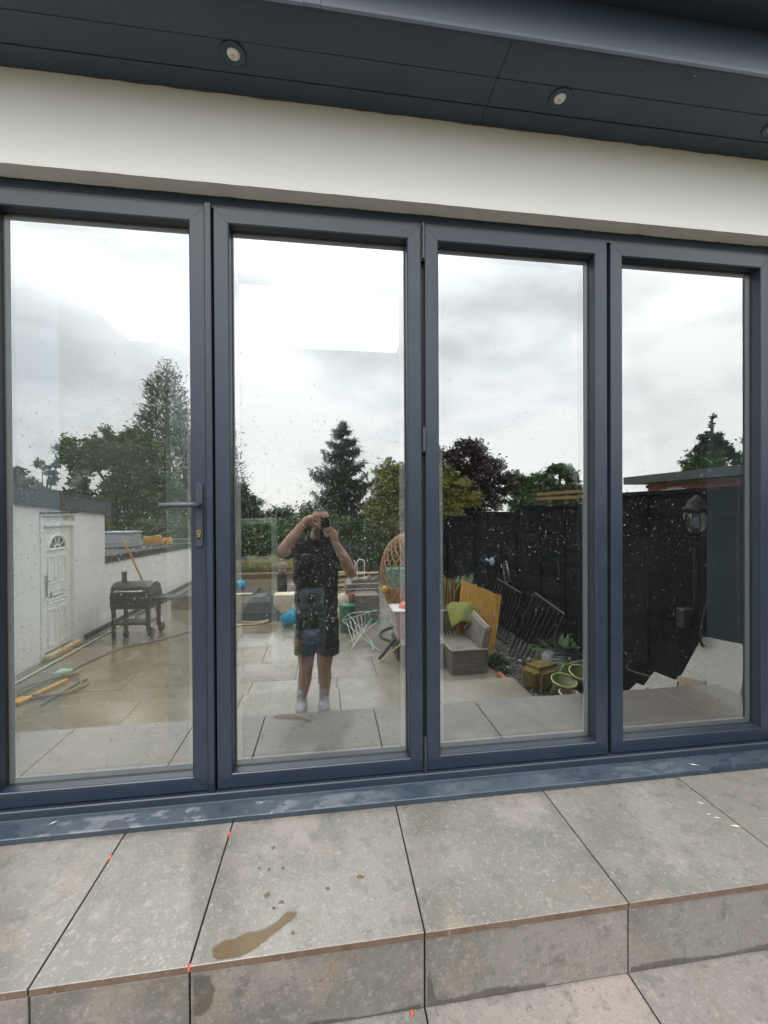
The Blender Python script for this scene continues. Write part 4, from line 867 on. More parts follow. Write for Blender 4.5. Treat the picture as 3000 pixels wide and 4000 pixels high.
mb = MB(); mb.ell((0, 0, 0), (0.03, 0.10, 0.075), 12, 7); mb.tube([(0, -0.08, 0.0), (0, -0.26, 0.01)], 0.018, 7); o = mb.build('hose_reel', M['tape'], smooth=True); o.location = (FX-0.06, -4.80, 0.27); tag(o, 'pale grey hose fitting fixed on the dark fence', 'fitting')
# ------------------------------------------------------------------ sacks, tubs, plants in the bed
M['moss'] = mat('yellow_brown_moss_bale', (0.17, 0.125, 0.028), 0.9, noise=[(14, (0.08, 0.06, 0.015), 0.42, 0.66, 5), (60, (0.30, 0.24, 0.06), 0.58, 0.72, 3)], bump=(40, 0.9, 0.02))
mb = MB(); mb.box(-0.19, 0.19, -0.13, 0.13, 0, 0.25); o = mb.build('moss_bale', M['moss'], bevel=0.05, seg=3); o.location = (2.22, -2.32, G-.01); o.rotation_euler = (0, 0, R(-20)); tag(o, 'shaggy yellow brown bale of moss at the edge of the gravel bed', 'bale')
M['sack'] = mat('black_compost_sack', (0.015, 0.017, 0.02), 0.3, 0.5, bump=(9, 0.6, 0.03)); M['print'] = mat('white_print', (0.5, 0.53, 0.52), 0.6)
sk = thing('compost_sack', 'shiny black compost sack with pale print lying behind the moss bale', 'sack', (2.50, -2.40, G+0.03), R(20))
mb = MB(); mb.ell((0, 0, 0.20), (0.25, 0.20, 0.075), 20, 8, Matrix.Rotation(R(-24), 4, 'X')); mb.ell((-0.02, -0.03, 0.10), (0.24, 0.21, 0.09), 20, 8); mb.build('bag', M['sack'], sk, True)
for k in range(5):
    mb = MB()
    for j in range(7):
        if random.random() < 0.8: mb.box(-0.13+0.036*j, -0.108+0.036*j, -0.002, 0.0, 0, 0.022)
    o = mb.build('printed_line', M['print'], sk); o.location = (0.0, 0.02+0.032*k, 0.272-0.0165*k-0.0022*k*k); o.rotation_euler = (R(-68-6*k), 0, 0)
M['limetub'] = mat('lime_green_rubber', (0.10, 0.14, 0.035), 0.45, noise=[(5, (0.16, 0.18, 0.05), 0.4, 0.7, 2)]); M['limeedge'] = mat('pale_lime_rim', (0.42, 0.46, 0.18), 0.4); M['peach'] = mat('peach_rubber', (0.36, 0.24, 0.18), 0.5)
def tub(label, x, y, z, r, h, m, mr, lean=0, rz=0):
    t = thing('rubber_tub', label, 'tub', (x, y, z), rz, 'flexible rubber tubs'); t.rotation_euler = (lean, 0, rz)
    mb = MB(); mb.lathe([(r*0.72, 0), (r, h), (r*0.97, h), (r*0.70, 0.012)], 24); mb.build('bucket', m, t, True)
    mb = MB(); mb.tube([(r*math.cos(k*0.2618), r*math.sin(k*0.2618), h) for k in range(24)], 0.008, 6, closed=True); mb.build('rim', mr, t, True)
tub('lime green rubber tub in the bed, middle of the three tubs', 2.26, -2.0, G+0.08, 0.115, 0.12, M['limetub'], M['limeedge'], R(-12))
tub('lime green rubber tub furthest back, near the black sack', 2.46, -2.04, G+0.12, 0.115, 0.14, M['limetub'], M['limeedge'], R(-18))
tub('peach coloured rubber tub nearest the steps', 2.22, -1.84, G+0.06, 0.085, 0.08, M['peach'], M['mortar'], R(-8))
mb = MB(); mb.hexa([(2.20, -2.16, G+.01), (2.72, -2.16, G+.01), (2.72, -2.12, G+.01), (2.20, -2.12, G+.01), (2.38, -2.22, G+.26), (2.72, -2.20, G+.33), (2.72, -2.18, G+.33), (2.38, -2.20, G+.26)]); tag(mb.build('plastic_sheet', M['limetub'], bevel=0.01), 'yellow green plastic sheet propped behind the rubber tubs', 'sheet')
M['terra'] = mat('terracotta', (0.36, 0.13, 0.07), 0.8)
mb = MB(); mb.tube([(1.875, -2.62, G+.03), (1.88, -2.30, G+.035)], 0.03, 8); mb.box(1.86, 1.90, -2.6, -2.35, G, G+.02); tag(mb.build('edging_tile', M['terra']), 'broken terracotta edging along the patio by the bed', 'edging')
M['pale_stone'] = mat('pale_stone', (0.33, 0.32, 0.31), 0.8)
for k, (x, y, r) in enumerate(((2.32, -3.0, .045), (2.42, -3.02, .05), (2.55, -2.95, .06), (2.2, -3.1, .03))):
    mb = MB(); mb.ell((0, 0, 0), (r, r*.8, r*.6), 9, 6); o = mb.build('stone', M['pale_stone']); o.location = (x, y, G+r*.3); tag(o, ['pale stone in the bed left of the number plate', 'pale stone below the number plate', 'largest pale stone at the foot of the nearer railing', 'smallest pale stone in the bed near the sofa'][k], 'stone', 'pale stones in the bed')
npl = thing('number_plate', 'dark board with pale number 95 standing behind the railing bars', 'number plate', (2.50, -2.93, G), R(115))
mb = MB(); mb.box(-0.16, 0.16, -0.006, 0.006, 0.0, 0.17); mb.build('board', M['felt'], npl)
fc = bpy.data.curves.new('number', 'FONT'); fc.body = '95'; fc.size = 0.15; fc.align_x = 'CENTER'; fc.extrude = 0.002
ft = bpy.data.objects.new('number_curve', fc); COL.objects.link(ft); dg_ = bpy.context.evaluated_depsgraph_get(); nm_ = bpy.data.meshes.new_from_object(ft.evaluated_get(dg_)); bpy.data.objects.remove(ft); nm_.materials.clear(); nm_.materials.append(M['print'])
fo = bpy.data.objects.new('number', nm_); COL.objects.link(fo); fo.parent = npl; fo.location = (0, 0.010, 0.03); fo.rotation_euler = (R(90), 0, 0)
M['fern'] = mat('dark_green_fern', (0.035, 0.085, 0.018), 0.6, noise=[(6, (0.07, 0.14, 0.03), 0.5, 0.7, 2)])
def leafy(name, label, x, y, z, r, h, n, m, cat='plant', lw=0.02):
    mb = MB(); rnd = random.Random(int(x*100-y*10))
    for _ in range(n):
        a = rnd.random()*6.283; el = rnd.uniform(0.3, 1.3); L = h*rnd.uniform(0.5, 1.0); p = Vector((rnd.uniform(-.25, .25)*r, rnd.uniform(-.25, .25)*r, 0))
        d = Vector((math.cos(a)*math.cos(el), math.sin(a)*math.cos(el), math.sin(el))); sd = d.cross(Vector((0, 0, 1))).normalized()
        c = []
        for i in range(5):
            u = i/4; q = p+d*L*u+Vector((0, 0, -0.35*L*u*u)); w = lw*math.sin(math.pi*(0.12+0.85*u))*(1+h)
            c += [q-sd*w, q+sd*w]
        mb.add(c, [(2*i, 2*i+1, 2*i+3, 2*i+2) for i in range(4)])
    o = mb.build(name, m); o.location = (x, y, z); return tag(o, label, cat)
leafy('fern', 'bushy dark green fern growing at the fence above the black sack', 2.60, -2.55, G+0.15, 0.2, 0.52, 90, M['fern'])
leafy('plant', 'low green plant in the bed beside the corner sofa', 2.02, -3.0, G, 0.2, 0.22, 60, M['fern'])
leafy('plant', 'small green weed at the patio edge near the terracotta', 2.0, -2.75, G, 0.15, 0.13, 40, M['fern'])
leafy('plant', 'arching leafy shrub in front of the fence by the egg chair', 2.1, -5.2, G, 0.5, 1.25, 220, M['fern'], 'shrub', 0.025)
# ------------------------------------------------------------------ lantern post
M['bronze'] = mat('dark_brown_metal', (0.013, 0.010, 0.009), 0.6, 0.25); M['lglass'] = glass_mat('lantern_glass', 0.06, (0.9, 0.93, 0.93)); M['bulb'] = mat('white_bulb', (0.22, 0.25, 0.26), 0.3); M['cell'] = mat('blue_solar_cell', (0.05, 0.07, 0.35), 0.2)
lp = thing('lamp_post', 'dark brown garden lantern post standing against the near fence panel', 'lamp post', (2.60, -0.86, -0.21))
mb = MB(); mb.lathe([(0.09, 0), (0.09, 0.02), (0.05, 0.05), (0.026, 0.12), (0.019, 0.14), (0.018, 1.05), (0.02, 1.07)], 14); mb.build('pole', M['bronze'], lp, True)
mb = MB(); mb.lathe([(0.02, 1.07), (0.042, 1.085), (0.047, 1.105), (0.043, 1.13), (0.066, 1.14), (0.07, 1.15), (0.014, 1.155)], 18); mb.build('collar', M['bronze'], lp, True)
mb = MB(); mb.lathe([(0.063, 1.156), (0.08, 1.20), (0.083, 1.28), (0.07, 1.335)], 18); mb.build('lantern_glass', M['lglass'], lp, True)
mb = MB()
for k in range(6): a = k*1.0472; mb.tube([(0.066*math.cos(a), 0.066*math.sin(a), 1.155), (0.083*math.cos(a), 0.083*math.sin(a), 1.21), (0.086*math.cos(a), 0.086*math.sin(a), 1.28), (0.07*math.cos(a), 0.07*math.sin(a), 1.34)], 0.005, 5)
mb.build('cage', M['bronze'], lp)
mb = MB(); mb.lathe([(0.088, 1.335), (0.083, 1.35), (0.058, 1.37), (0.052, 1.40), (0.022, 1.425), (0.009, 1.44)], 18); mb.build('cap', M['bronze'], lp, True)
mb = MB(); mb.ell((0, 0, 1.245), (0.022, 0.022, 0.045), 12, 8); mb.build('bulb', M['bulb'], lp, True)
mb = MB(); mb.lathe([(0.018, 1.295), (0.03, 1.30), (0.028, 1.325)], 10); mb.build('solar_cell', M['cell'], lp, True)
# ------------------------------------------------------------------ leaning slab offcuts
def slabq(label, pts, th=0.02, m=None):
    m = m or M['stone_pale']
    P = [Vector(p) for p in pts]; nrm = (P[1]-P[0]).cross(P[3]-P[0]).normalized()*th
    mb = MB(); mb.hexa([p for p in P]+[p+nrm for p in P]); tag(mb.build('paving_slab', m or M['stone'], bevel=0.002), label, 'slab', 'slab offcuts leaning at the fence')
slabq('tall stone slab offcut leaning on the fence by the lamp post', [(2.30, -0.80, -0.209), (2.36, -0.40, -0.209), (2.64, -0.50, 0.27), (2.62, -0.83, 0.235)])
slabq('stone slab offcut leaning second from the left in the row by the lamp', [(2.16, -0.92, -0.209), (2.20, -0.66, -0.209), (2.32, -0.72, -0.02), (2.30, -0.90, -0.025)])
slabq('smallest stone slab offcut, leftmost in the leaning row', [(2.00, -0.88, -0.209), (2.02, -0.76, -0.209), (2.13, -0.76, -0.065), (2.12, -0.85, -0.075)])
M['stone_tan'] = mat('tan_stone_offcut', (0.30, 0.235, 0.17), 0.6, noise=[(8, (0.22, 0.17, 0.12), 0.4, 0.65, 4)])
slabq('tan brown slab offcut lying between the two larger leaning slabs', [(2.26, -0.82, -0.20), (2.33, -0.57, -0.20), (2.43, -0.62, 0.01), (2.40, -0.80, -0.02)], 0.02, M['stone_tan'])
mb = MB(); mb.tube(spline([(2.6, -1.5, -0.18), (2.45, -1.35, -0.19), (2.48, -1.1, -0.16), (2.6, -0.95, -0.15), (2.48, -0.9, -0.1), (2.62, -0.82, 0.1), (2.55, -0.78, 0.25), (2.63, -0.8, 0.5)]), 0.009, 6); tag(mb.build('cable', M['felt'], smooth=True), 'black cable looping from the lamp post along the fence', 'cable')
mb = MB(); mb.box(2.50, 2.60, -0.93, -0.86, 0.28, 0.42); tag(mb.build('junction_box', M['felt'], bevel=0.006), 'small black junction box fixed beside the lamp post', 'box')
# ------------------------------------------------------------------ neighbour's brick building beyond the fence
M['brick'] = mat('red_brick', (0.30, 0.10, 0.06), 0.85, noise=[(5, (0.22, 0.075, 0.05), 0.42, 0.65, 4)])
nb = thing('brick_building', 'long red brick building with flat dark roof beyond the fence', 'building', (0, 0, 0))
mb = MB(); mb.box(7.3, 11, -6.9, 2, -0.7, 1.70); core = mb.build('wall', M['mortar'], nb)
brick_me = None
rows = [(1.14+0.0775*i) for i in range(7)]
for i, z in enumerate(rows):
    yy = -6.9+(0.11 if i % 2 else 0); 
    while yy < -1.1:
        if not (1.36 < z+0.03 < 1.56 and -6.42 < yy+0.1 < -5.85):
            if brick_me is None:
                mb = MB(); mb.box(-0.05, 0.0, 0, 0.212, 0, 0.066); bo = mb.build('brick', M['brick'], nb); bo.location = (7.298, yy, z); brick_me = bo
            else: inst(brick_me, 'brick', nb, (7.298+random.uniform(-.003, .003), yy, z))
        yy += 0.225
mb = MB(); mb.box(7.0, 11, -7.3, 2, 1.71, 1.88); mb.build('roof', M['slate'], nb)
mb = MB(); mb.box(7.22, 7.298, -6.40, -5.82, 1.35, 1.55); w_ = mb.build('window', M['upvc'], nb); mb = MB(); mb.box(7.205, 7.219, -6.36, -5.86, 1.385, 1.53); mb.build('pane', M['sheer'], w_)
mb = MB(); mb.box(7.21, 7.246, -3.5, -2.5, 1.3, 1.66); mb.build('window', M['slate'], nb)
tr = thing('trellis', 'weathered timber rails showing above the dark fence', 'trellis', (0, 0, 0))
for z in (1.29, 1.37):
    mb = MB(); mb.box(3.58, 3.62, -5.0, -3.0, z, z+0.045); o = mb.build('rail', M['oldwood'], tr); o.rotation_euler = (0, 0, 0)
for y in (-4.7, -4.2, -3.7, -3.2):
    mb = MB(); mb.box(3.622, 3.66, y-0.03, y+0.03, -0.7, 1.40); mb.build('post', M['oldwood'], tr)
# ================================================================== trees and bushes
def leafmat(name, c1, c2, c3):
    m = mat(name, c1, 0.6, 0.3, noise=[(0.9, c2, 0.42, 0.62, 5), (3.5, c3, 0.5, 0.70, 5), (30, c3, 0.55, 0.72, 2)])
    return m
L = {'dark': leafmat('dark_green_leaves', (0.042, 0.092, 0.019), (0.020, 0.048, 0.012), (0.085, 0.155, 0.028)),
     'conifer': leafmat('grey_green_needles', (0.030, 0.054, 0.027), (0.017, 0.032, 0.018), (0.055, 0.085, 0.040)),
     'spruce': leafmat('spruce_needles', (0.016, 0.028, 0.020), (0.010, 0.018, 0.014), (0.030, 0.048, 0.032)),
     'lime': leafmat('yellow_green_leaves', (0.15, 0.15, 0.022), (0.07, 0.09, 0.018), (0.24, 0.23, 0.04)),
     'maroon': leafmat('maroon_leaves', (0.030, 0.014, 0.018), (0.016, 0.010, 0.013), (0.055, 0.022, 0.026)),
     'mid': leafmat('mid_green_leaves', (0.048, 0.095, 0.021), (0.026, 0.058, 0.015), (0.09, 0.15, 0.032)),
     'far': leafmat('pale_far_leaves', (0.07, 0.095, 0.05), (0.05, 0.07, 0.04), (0.10, 0.13, 0.06))}
M['bark'] = mat('brown_bark', (0.05, 0.04, 0.03), 0.9, bump=(20, 0.6, 0.02))
def crown(parent, blobs, n, size, m, seed, aspect=1.8, droop=0.0, name='crown', kind=None):
    """many small leaf faces in clumps through the blobs (cx, cy, cz, rx, ry, rz), uneven outline with gaps"""
    rnd = random.Random(seed); vs_ = []; fs_ = []
    vol = [b[3]*b[4]*b[5] for b in blobs]; tot = sum(vol)
    for b, v in zip(blobs, vol):
        k = max(30, int(2.1*n*v/tot)); ncl = max(6, k//100)
        cl = []
        for _ in range(ncl):
            d = Vector((rnd.gauss(0, 1), rnd.gauss(0, 1), rnd.gauss(0, 1))).normalized(); r = rnd.uniform(0.45, 1.06)
            cl.append((Vector((b[0]+d.x*b[3]*r, b[1]+d.y*b[4]*r, b[2]+d.z*b[5]*r)), rnd.uniform(0.14, 0.30)*(b[3]+b[5])*0.5))
        for _ in range(k):
            c, cr_ = rnd.choice(cl)
            p = c+Vector((rnd.gauss(0, 1), rnd.gauss(0, 1), rnd.gauss(0, 0.8)))*cr_*rnd.choice((0.4, 0.55, 0.75))
            a = Vector((rnd.gauss(0, 1), rnd.gauss(0, 1), rnd.gauss(0, 0.6)-droop)).normalized()
            w = a.cross(Vector((rnd.gauss(0, 1), rnd.gauss(0, 1), rnd.gauss(0, 1)))).normalized()
            s = 0.66*size*rnd.choice((0.6, 0.8, 1.0, 1.0, 1.5))
            o = len(vs_); vs_ += [p, p+a*s*aspect*0.5+w*s*0.5, p+a*s*aspect, p+a*s*aspect*0.5-w*s*0.5]; fs_.append((o, o+1, o+2, o+3))
    me = bpy.data.meshes.new(name); me.from_pydata([tuple(v) for v in vs_], [], fs_); me.materials.append(m)
    o = bpy.data.objects.new(name, me); COL.objects.link(o)
    if parent: o.parent = parent
    if kind: o['kind'] = kind
    return o
def trunk(parent, base, top, r, blobs, seed):
    rnd = random.Random(seed); base = Vector(base); top = Vector(top)
    mb = MB(); pts = [base.lerp(top, t)+Vector((rnd.uniform(-.1, .1), rnd.uniform(-.1, .1), 0))*t for t in (0, .3, .6, 1)]
    mb.tube(pts, [r, r*.8, r*.6, r*.25], 9)
    for b in blobs:
        s = base.lerp(top, rnd.uniform(0.35, 0.75)); e = Vector(b[:3]); mid = s.lerp(e, .5)+Vector((0, 0, .15))
        mb.tube([s, mid, e], [r*.35, r*.22, r*.07], 6)
    mb.build('trunk', M['bark'], parent, True)
def tree(name, label, base, blobs, n, size, m, seed, r=0.18, cat='tree', aspect=1.8, group='trees around the garden'):
    t = thing(name, label, cat, (0, 0, 0), 0, group)
    zt = max(b[2] for b in blobs)
    trunk(t, base, (sum(b[0] for b in blobs)/len(blobs), base[1], zt), r, blobs, seed)
    crown(t, blobs, n, size, m, seed, aspect); return t
tree('broadleaf_tree', 'round dark green broadleaf tree with sky gaps behind the outbuilding roof', (-7.2, -13.2, -.7), [(-7.9, -13, 2.9, .75, .7, .62), (-7.0, -13.2, 3.25, .85, .7, .6), (-6.3, -13.4, 3.0, .7, .7, .8), (-8.1, -13, 2.0, .45, .5, .45), (-6.5, -13, 2.0, .8, .7, .7), (-5.9, -13.5, 1.4, .9, .8, .9), (-7.3, -13.3, 1.5, .35, .4, .4)], 15000, 0.10, L['dark'], 11)
# tall cypress
def cone_tree(name, label, x, y, z0, z1, r0, n, m, seed, size=0.11, group='trees around the garden'):
    t = thing(name, label, 'tree', (0, 0, 0), 0, group); rnd = random.Random(seed); vs_ = []; fs_ = []
    mb = MB(); mb.tube([(x, y, -0.75), (x, y, (z0+z1)/2), (x, y, z1-0.1)], [0.22, 0.12, 0.02], 8); mb.build('trunk', M['bark'], t, True)
    nc = n//17
    for _ in range(nc):
        u = 1-math.sqrt(rnd.random())*0.99; z = z0+(z1-z0)*u; r = r0*(1-u)**0.72*rnd.uniform(0.55, 1.12)+0.04; a = rnd.random()*6.283
        c = Vector((x+r*math.cos(a), y+r*math.sin(a), z)); od = Vector((math.cos(a), math.sin(a), rnd.uniform(0.5, 1.3))).normalized()
        for _k in range(34):
            p = c+Vector((rnd.gauss(0, 1), rnd.gauss(0, 1), rnd.gauss(0, 1)))*0.16
            d = (od+Vector((rnd.gauss(0, .5), rnd.gauss(0, .5), rnd.gauss(0, .5)))).normalized(); w = d.cross(Vector((rnd.gauss(0, 1), rnd.gauss(0, 1), rnd.gauss(0, 1)))).normalized()
            s = 0.62*size*rnd.uniform(.5, 1.5); o = len(vs_); vs_ += [p, p+d*s+w*s*.28, p+d*s*2, p+d*s-w*s*.28]; fs_.append((o, o+1, o+2, o+3))
    me = bpy.data.meshes.new('crown'); me.from_pydata([tuple(v) for v in vs_], [], fs_); me.materials.append(m)
    o = bpy.data.objects.new('crown', me); COL.objects.link(o); o.parent = t; return t
cone_tree('cypress', 'tall pointed grey green cypress rising above the broadleaf tree', -6.4, -16, 0.0, 7.1, 1.75, 17000, L['conifer'], 21)
cone_tree('conifer', 'slim pale conifer half hidden right of the tall cypress', -4.9, -18, 0.0, 6.6, 1.2, 6000, L['far'], 22)
# big drooping spruce in tiers
def spruce(name, label, x, y, z0, z1, r0, tiers, m, seed):
    t = thing(name, label, 'tree', (0, 0, 0), 0, 'trees around the garden'); rnd = random.Random(seed)
    mb = MB(); mb.tube([(x, y, -0.75), (x, y, (z0+z1)/2), (x, y, z1-.05)], [0.20, 0.11, 0.02], 8); mb.build('trunk', M['bark'], t, True)
    bb = MB(); vs_ = []; fs_ = []
    nbr = 84
    for i in range(nbr):
        u = (i/(nbr-1))**1.05; u = min(1, max(0, u+rnd.uniform(-.035, .035))); z = z0+(z1-z0)*u; rr = r0*(1-u)**0.80+0.10
        a = i*2.399+rnd.uniform(-.5, .5); Lb = rr*rnd.choice((1.12, 1.0, 0.9, 0.72, 0.5))*rnd.uniform(.9, 1.1); pts = []; sag = rnd.uniform(.22, .5)
        for j in range(8):
            v = j/7; pts.append(Vector((x+math.cos(a)*Lb*v, y+math.sin(a)*Lb*v, z+(-sag*math.sin(v*2.2)+0.38*v**2.6)*Lb*(1-0.35*u))))
        bb.tube(pts, [0.025*(1-.85*j/7)*(1-.5*u) for j in range(8)], 4)
        NN = int(26+62*Lb/r0)
        for j in range(1, NN):
            v = j/NN; f = v*7; jj = min(6, int(f)); p = pts[jj].lerp(pts[jj+1], f-jj)
            for s in range(7):
                hang = rnd.random() < 0.6
                d = Vector((math.cos(a)*.5+rnd.gauss(0, .45), math.sin(a)*.5+rnd.gauss(0, .45), -1.7 if hang else rnd.uniform(-.1, .7))).normalized()
                w = d.cross(Vector((rnd.gauss(0, 1), rnd.gauss(0, 1), .1))).normalized(); sz = rnd.uniform(.05, .15)*(1.3-.6*u); q = p+Vector((rnd.gauss(0, .06), rnd.gauss(0, .06), rnd.gauss(0, .02)))
                o = len(vs_); vs_ += [q, q+d*sz+w*sz*.17, q+d*sz*2.1, q+d*sz-w*sz*.17]; fs_.append((o, o+1, o+2, o+3))
    bb.build('branches', M['bark'], t, kind='stuff')
    me = bpy.data.meshes.new('crown'); me.from_pydata([tuple(v) for v in vs_], [], fs_); me.materials.append(m)
    o = bpy.data.objects.new('crown', me); COL.objects.link(o); o.parent = t
spruce('spruce', 'big dark spruce with drooping tiers directly behind the man', 0.70, -18, 0.5, 5.25, 2.05, 13, L['spruce'], 31)
tree('small_tree', 'small pale distant tree left of the sparse one at the photo edge', (-11.9, -16, -.7), [(-12.1, -16, 2.4, .55, .5, .55), (-11.6, -16, 2.0, .4, .4, .5), (-12.5, -16, 2.6, .5, .5, .7)], 2600, 0.11, L['far'], 41, .08)
t = tree('sparse_tree', 'sparse distant tree with bare twisting branches over the outbuilding', (-11.1, -16, -.7), [(-11.3, -16, 2.1, .35, .3, .25), (-10.7, -16, 2.7, .22, .2, .2), (-10.45, -16, 2.95, .15, .15, .12), (-11.0, -16, 2.95, .18, .15, .2), (-10.6, -16, 2.35, .18, .2, .15)], 1300, 0.10, L['far'], 42, .09)
tree('distant_tree', 'pale rounded tree above the hedge at the left of the man', (-3.0, -14, -.7), [(-3.3, -14, 1.75, .4, .4, .55), (-2.8, -14, 1.2, .45, .4, .45)], 3500, 0.08, L['far'], 43, .08)
tree('willow_bush', 'large yellow green feathery bush between the spruce and the fence', (2.4, -9.3, -.7), [(1.75, -9.2, 1.9, .55, .5, .55), (2.6, -9.4, 1.95, .75, .6, .62), (3.35, -9.3, 1.75, .55, .5, .45), (3.75, -9.3, 1.35, .4, .4, .35), (2.9, -9.2, 1.25, .75, .5, .45), (1.5, -9.0, 1.15, .5, .45, .6), (2.3, -9.0, 0.9, .8, .5, .6)], 15000, 0.060, L['lime'], 51, .12, 'bush', 3.4)
tree('copper_beech', 'dark maroon leaved tree showing above the middle of the fence', (6.3, -16, -.7), [(5.1, -16, 3.2, .9, .8, .75), (6.3, -16, 3.6, .8, .8, .62), (6.9, -16, 2.8, .9, .8, .8), (7.6, -16, 2.2, .7, .7, .6), (5.6, -16, 2.1, 1.0, .8, .9), (6.6, -16, 1.5, 1.1, .8, .8)], 14000, 0.11, L['maroon'], 61)
tree('green_tree', 'mid green tree right of the maroon tree above the fence', (9.6, -18, -.7), [(9.2, -18, 2.6, .5, .5, .45), (9.9, -18, 2.3, .7, .6, .6), (10.6, -18, 2.5, .5, .5, .4), (9.9, -18, 1.5, 1.1, .7, .7)], 8000, 0.10, L['mid'], 62)
tree('green_tree', 'taller dark green tree with a sky gap near the third panel edge', (11.6, -18, -.7), [(11.0, -18, 2.7, .45, .5, .42), (11.7, -18, 3.05, .5, .5, .42), (12.3, -18, 2.7, .45, .5, .5), (11.5, -18, 1.9, .9, .6, .6), (12.6, -18, 2.0, .5, .5, .4)], 7500, 0.10, L['dark'], 63)
tree('green_tree', 'green tree behind the flat roof of the brick building, at its middle', (15.6, -14, -.7), [(15.6, -14, 2.95, .6, .6, .5), (16.3, -14, 3.0, .6, .6, .6), (15.0, -14, 2.4, .5, .5, .4), (16.4, -14, 2.4, .9, .6, .5)], 6500, 0.09, L['dark'], 64)
tree('plumed_tree', 'grey green tree with a wispy leaning plume at the top', (16.8, -14.4, -.7), [(16.7, -14.4, 4.0, .48, .45, .5), (16.4, -14.4, 3.4, .5, .5, .5), (17.1, -14.4, 3.6, .5, .5, .5), (16.68, -14.4, 4.85, .10, .1, .22), (16.78, -14.4, 5.15, .13, .1, .16)], 6500, 0.085, L['conifer'], 65)
tree('green_tree', 'dark green tree at the far right edge behind the brick building', (18.3, -14, -.7), [(17.9, -14, 3.2, .55, .6, .45), (18.6, -14, 3.6, .5, .6, .9), (18.4, -14, 2.7, .8, .6, .5), (18.4, -14, 4.8, .25, .3, .4)], 6000, 0.09, L['mid'], 66)
crown(None, [(x, -20+random.uniform(-1, 1), 1.5, 1.2, .8, .55) for x in (13.5, 15, 17, 19, 21)], 6000, 0.12, L['mid'], 70, name='treeline', kind='stuff')
# hedge and undergrowth behind the patio
hb = [(x, -11.6+random.uniform(-.5, .5), random.uniform(0.0, 0.35)+(0.25 if x > -0.6 else 0.0), .75, .55, .6) for x in [-3.6+0.55*i for i in range(12)]]
h = crown(None, hb, 17000, 0.07, L['dark'], 71, name='hedge'); tag(h, 'dense dark green hedge across the back of the garden behind the man', 'hedge')
h = crown(None, [(x, -9.9+random.uniform(-.2, .2), random.uniform(-.35, .15), .55, .4, .5) for x in (0.4, 0.9, 1.4, 1.9, 2.4)], 9000, 0.05, L['mid'], 72, name='shrub'); tag(h, 'leafy green shrubs growing behind the chair frames and rattan armchair', 'shrub')
h = crown(None, [(-5.2, -10.5, .2, .9, .7, .7), (-6.6, -10.6, .3, .9, .7, .6), (-4.2, -11, .3, .7, .6, .8)], 7000, 0.08, L['dark'], 73, name='shrub'); tag(h, 'dark shrubs behind the low shed roof', 'shrub')
h = crown(None, [(x, -26, .6, 2.2, .8, 1.0) for x in (-22, -18, -14, -10, -6, -2)], 9000, 0.16, L['far'], 74, name='treeline', kind='stuff')
# ================================================================== the man taking the photograph
M['skin'] = mat('skin', (0.46, 0.27, 0.19), 0.5, 0.4, noise=[(12, (0.40, 0.21, 0.145), 0.45, 0.7, 3)])
M['hair'] = mat('cropped_dark_hair', (0.06, 0.045, 0.035), 0.8, noise=[(90, (0.13, 0.10, 0.085), 0.5, 0.7, 2)], bump=(300, 0.6, 0.002))
M['black_cloth'] = mat('black_polo_cloth', (0.009, 0.009, 0.011), 0.85, 0.2, bump=(16, 0.35, 0.012))
M['shorts'] = mat('dark_shorts_cloth', (0.016, 0.020, 0.028), 0.8, 0.2, bump=(12, 0.4, 0.015))
M['sock'] = mat('white_sock', (0.48, 0.47, 0.52), 0.9); M['shoe'] = mat('pale_grey_trainer', (0.36, 0.355, 0.40), 0.6)
M['phone'] = mat('black_phone', (0.008, 0.008, 0.010), 0.25, 0.5)
def loft(mb, rings, n=20):
    vs_ = []; fs_ = []
    for c, rx, ry in rings:
        for k in range(n):
            a = 6.28319*k/n; vs_.append((c[0]+rx*math.cos(a), c[1]+ry*math.sin(a), c[2]))
    for i in range(len(rings)-1): fs_ += [(i*n+k, i*n+(k+1) % n, (i+1)*n+(k+1) % n, (i+1)*n+k) for k in range(n)]
    fs_ += [tuple(range(n))[::-1], tuple((len(rings)-1)*n+k for k in range(n))]
    mb.add(vs_, fs_); return mb
def limb(mb, pts, rs, n=14):
    P = spline(pts, 5); rr = []
    for i in range(len(rs)-1): rr += [rs[i]+(rs[i+1]-rs[i])*(k/5) for k in range(5)]
    rr.append(rs[-1]); mb.tube(P, rr, n); mb.ell(pts[0], (rs[0],)*3, 12, 8); mb.ell(pts[-1], (rs[-1],)*3, 12, 8)
def remesh(mb, name, m, parent, vox, it=6, fold=0.0):
    o = mb.build(name, m, None)
    r = o.modifiers.new('r', 'REMESH'); r.mode = 'VOXEL'; r.voxel_size = vox; r.use_smooth_shade = True
    s = o.modifiers.new('s', 'SMOOTH'); s.factor = 0.5; s.iterations = it
    if fold:      # creases of loose cloth
        tx = bpy.data.textures.new('cloth_fold', 'CLOUDS'); tx.noise_scale = 0.10; tx.noise_depth = 2
        d = o.modifiers.new('d', 'DISPLACE'); d.texture = tx; d.texture_coords = 'GLOBAL'; d.strength = fold; d.mid_level = 0.5
    dg = bpy.context.evaluated_depsgraph_get(); me = bpy.data.meshes.new_from_object(o.evaluated_get(dg), depsgraph=dg)
    o.modifiers.clear(); o.data = me; me.name = name
    me.polygons.foreach_set('use_smooth', [True]*len(me.polygons))
    o.parent = parent; return o
man = thing('person', 'man with cropped hair and beard in black polo shirt and shorts photographing with a phone', 'person', (0, 0, 0))
mb = MB()
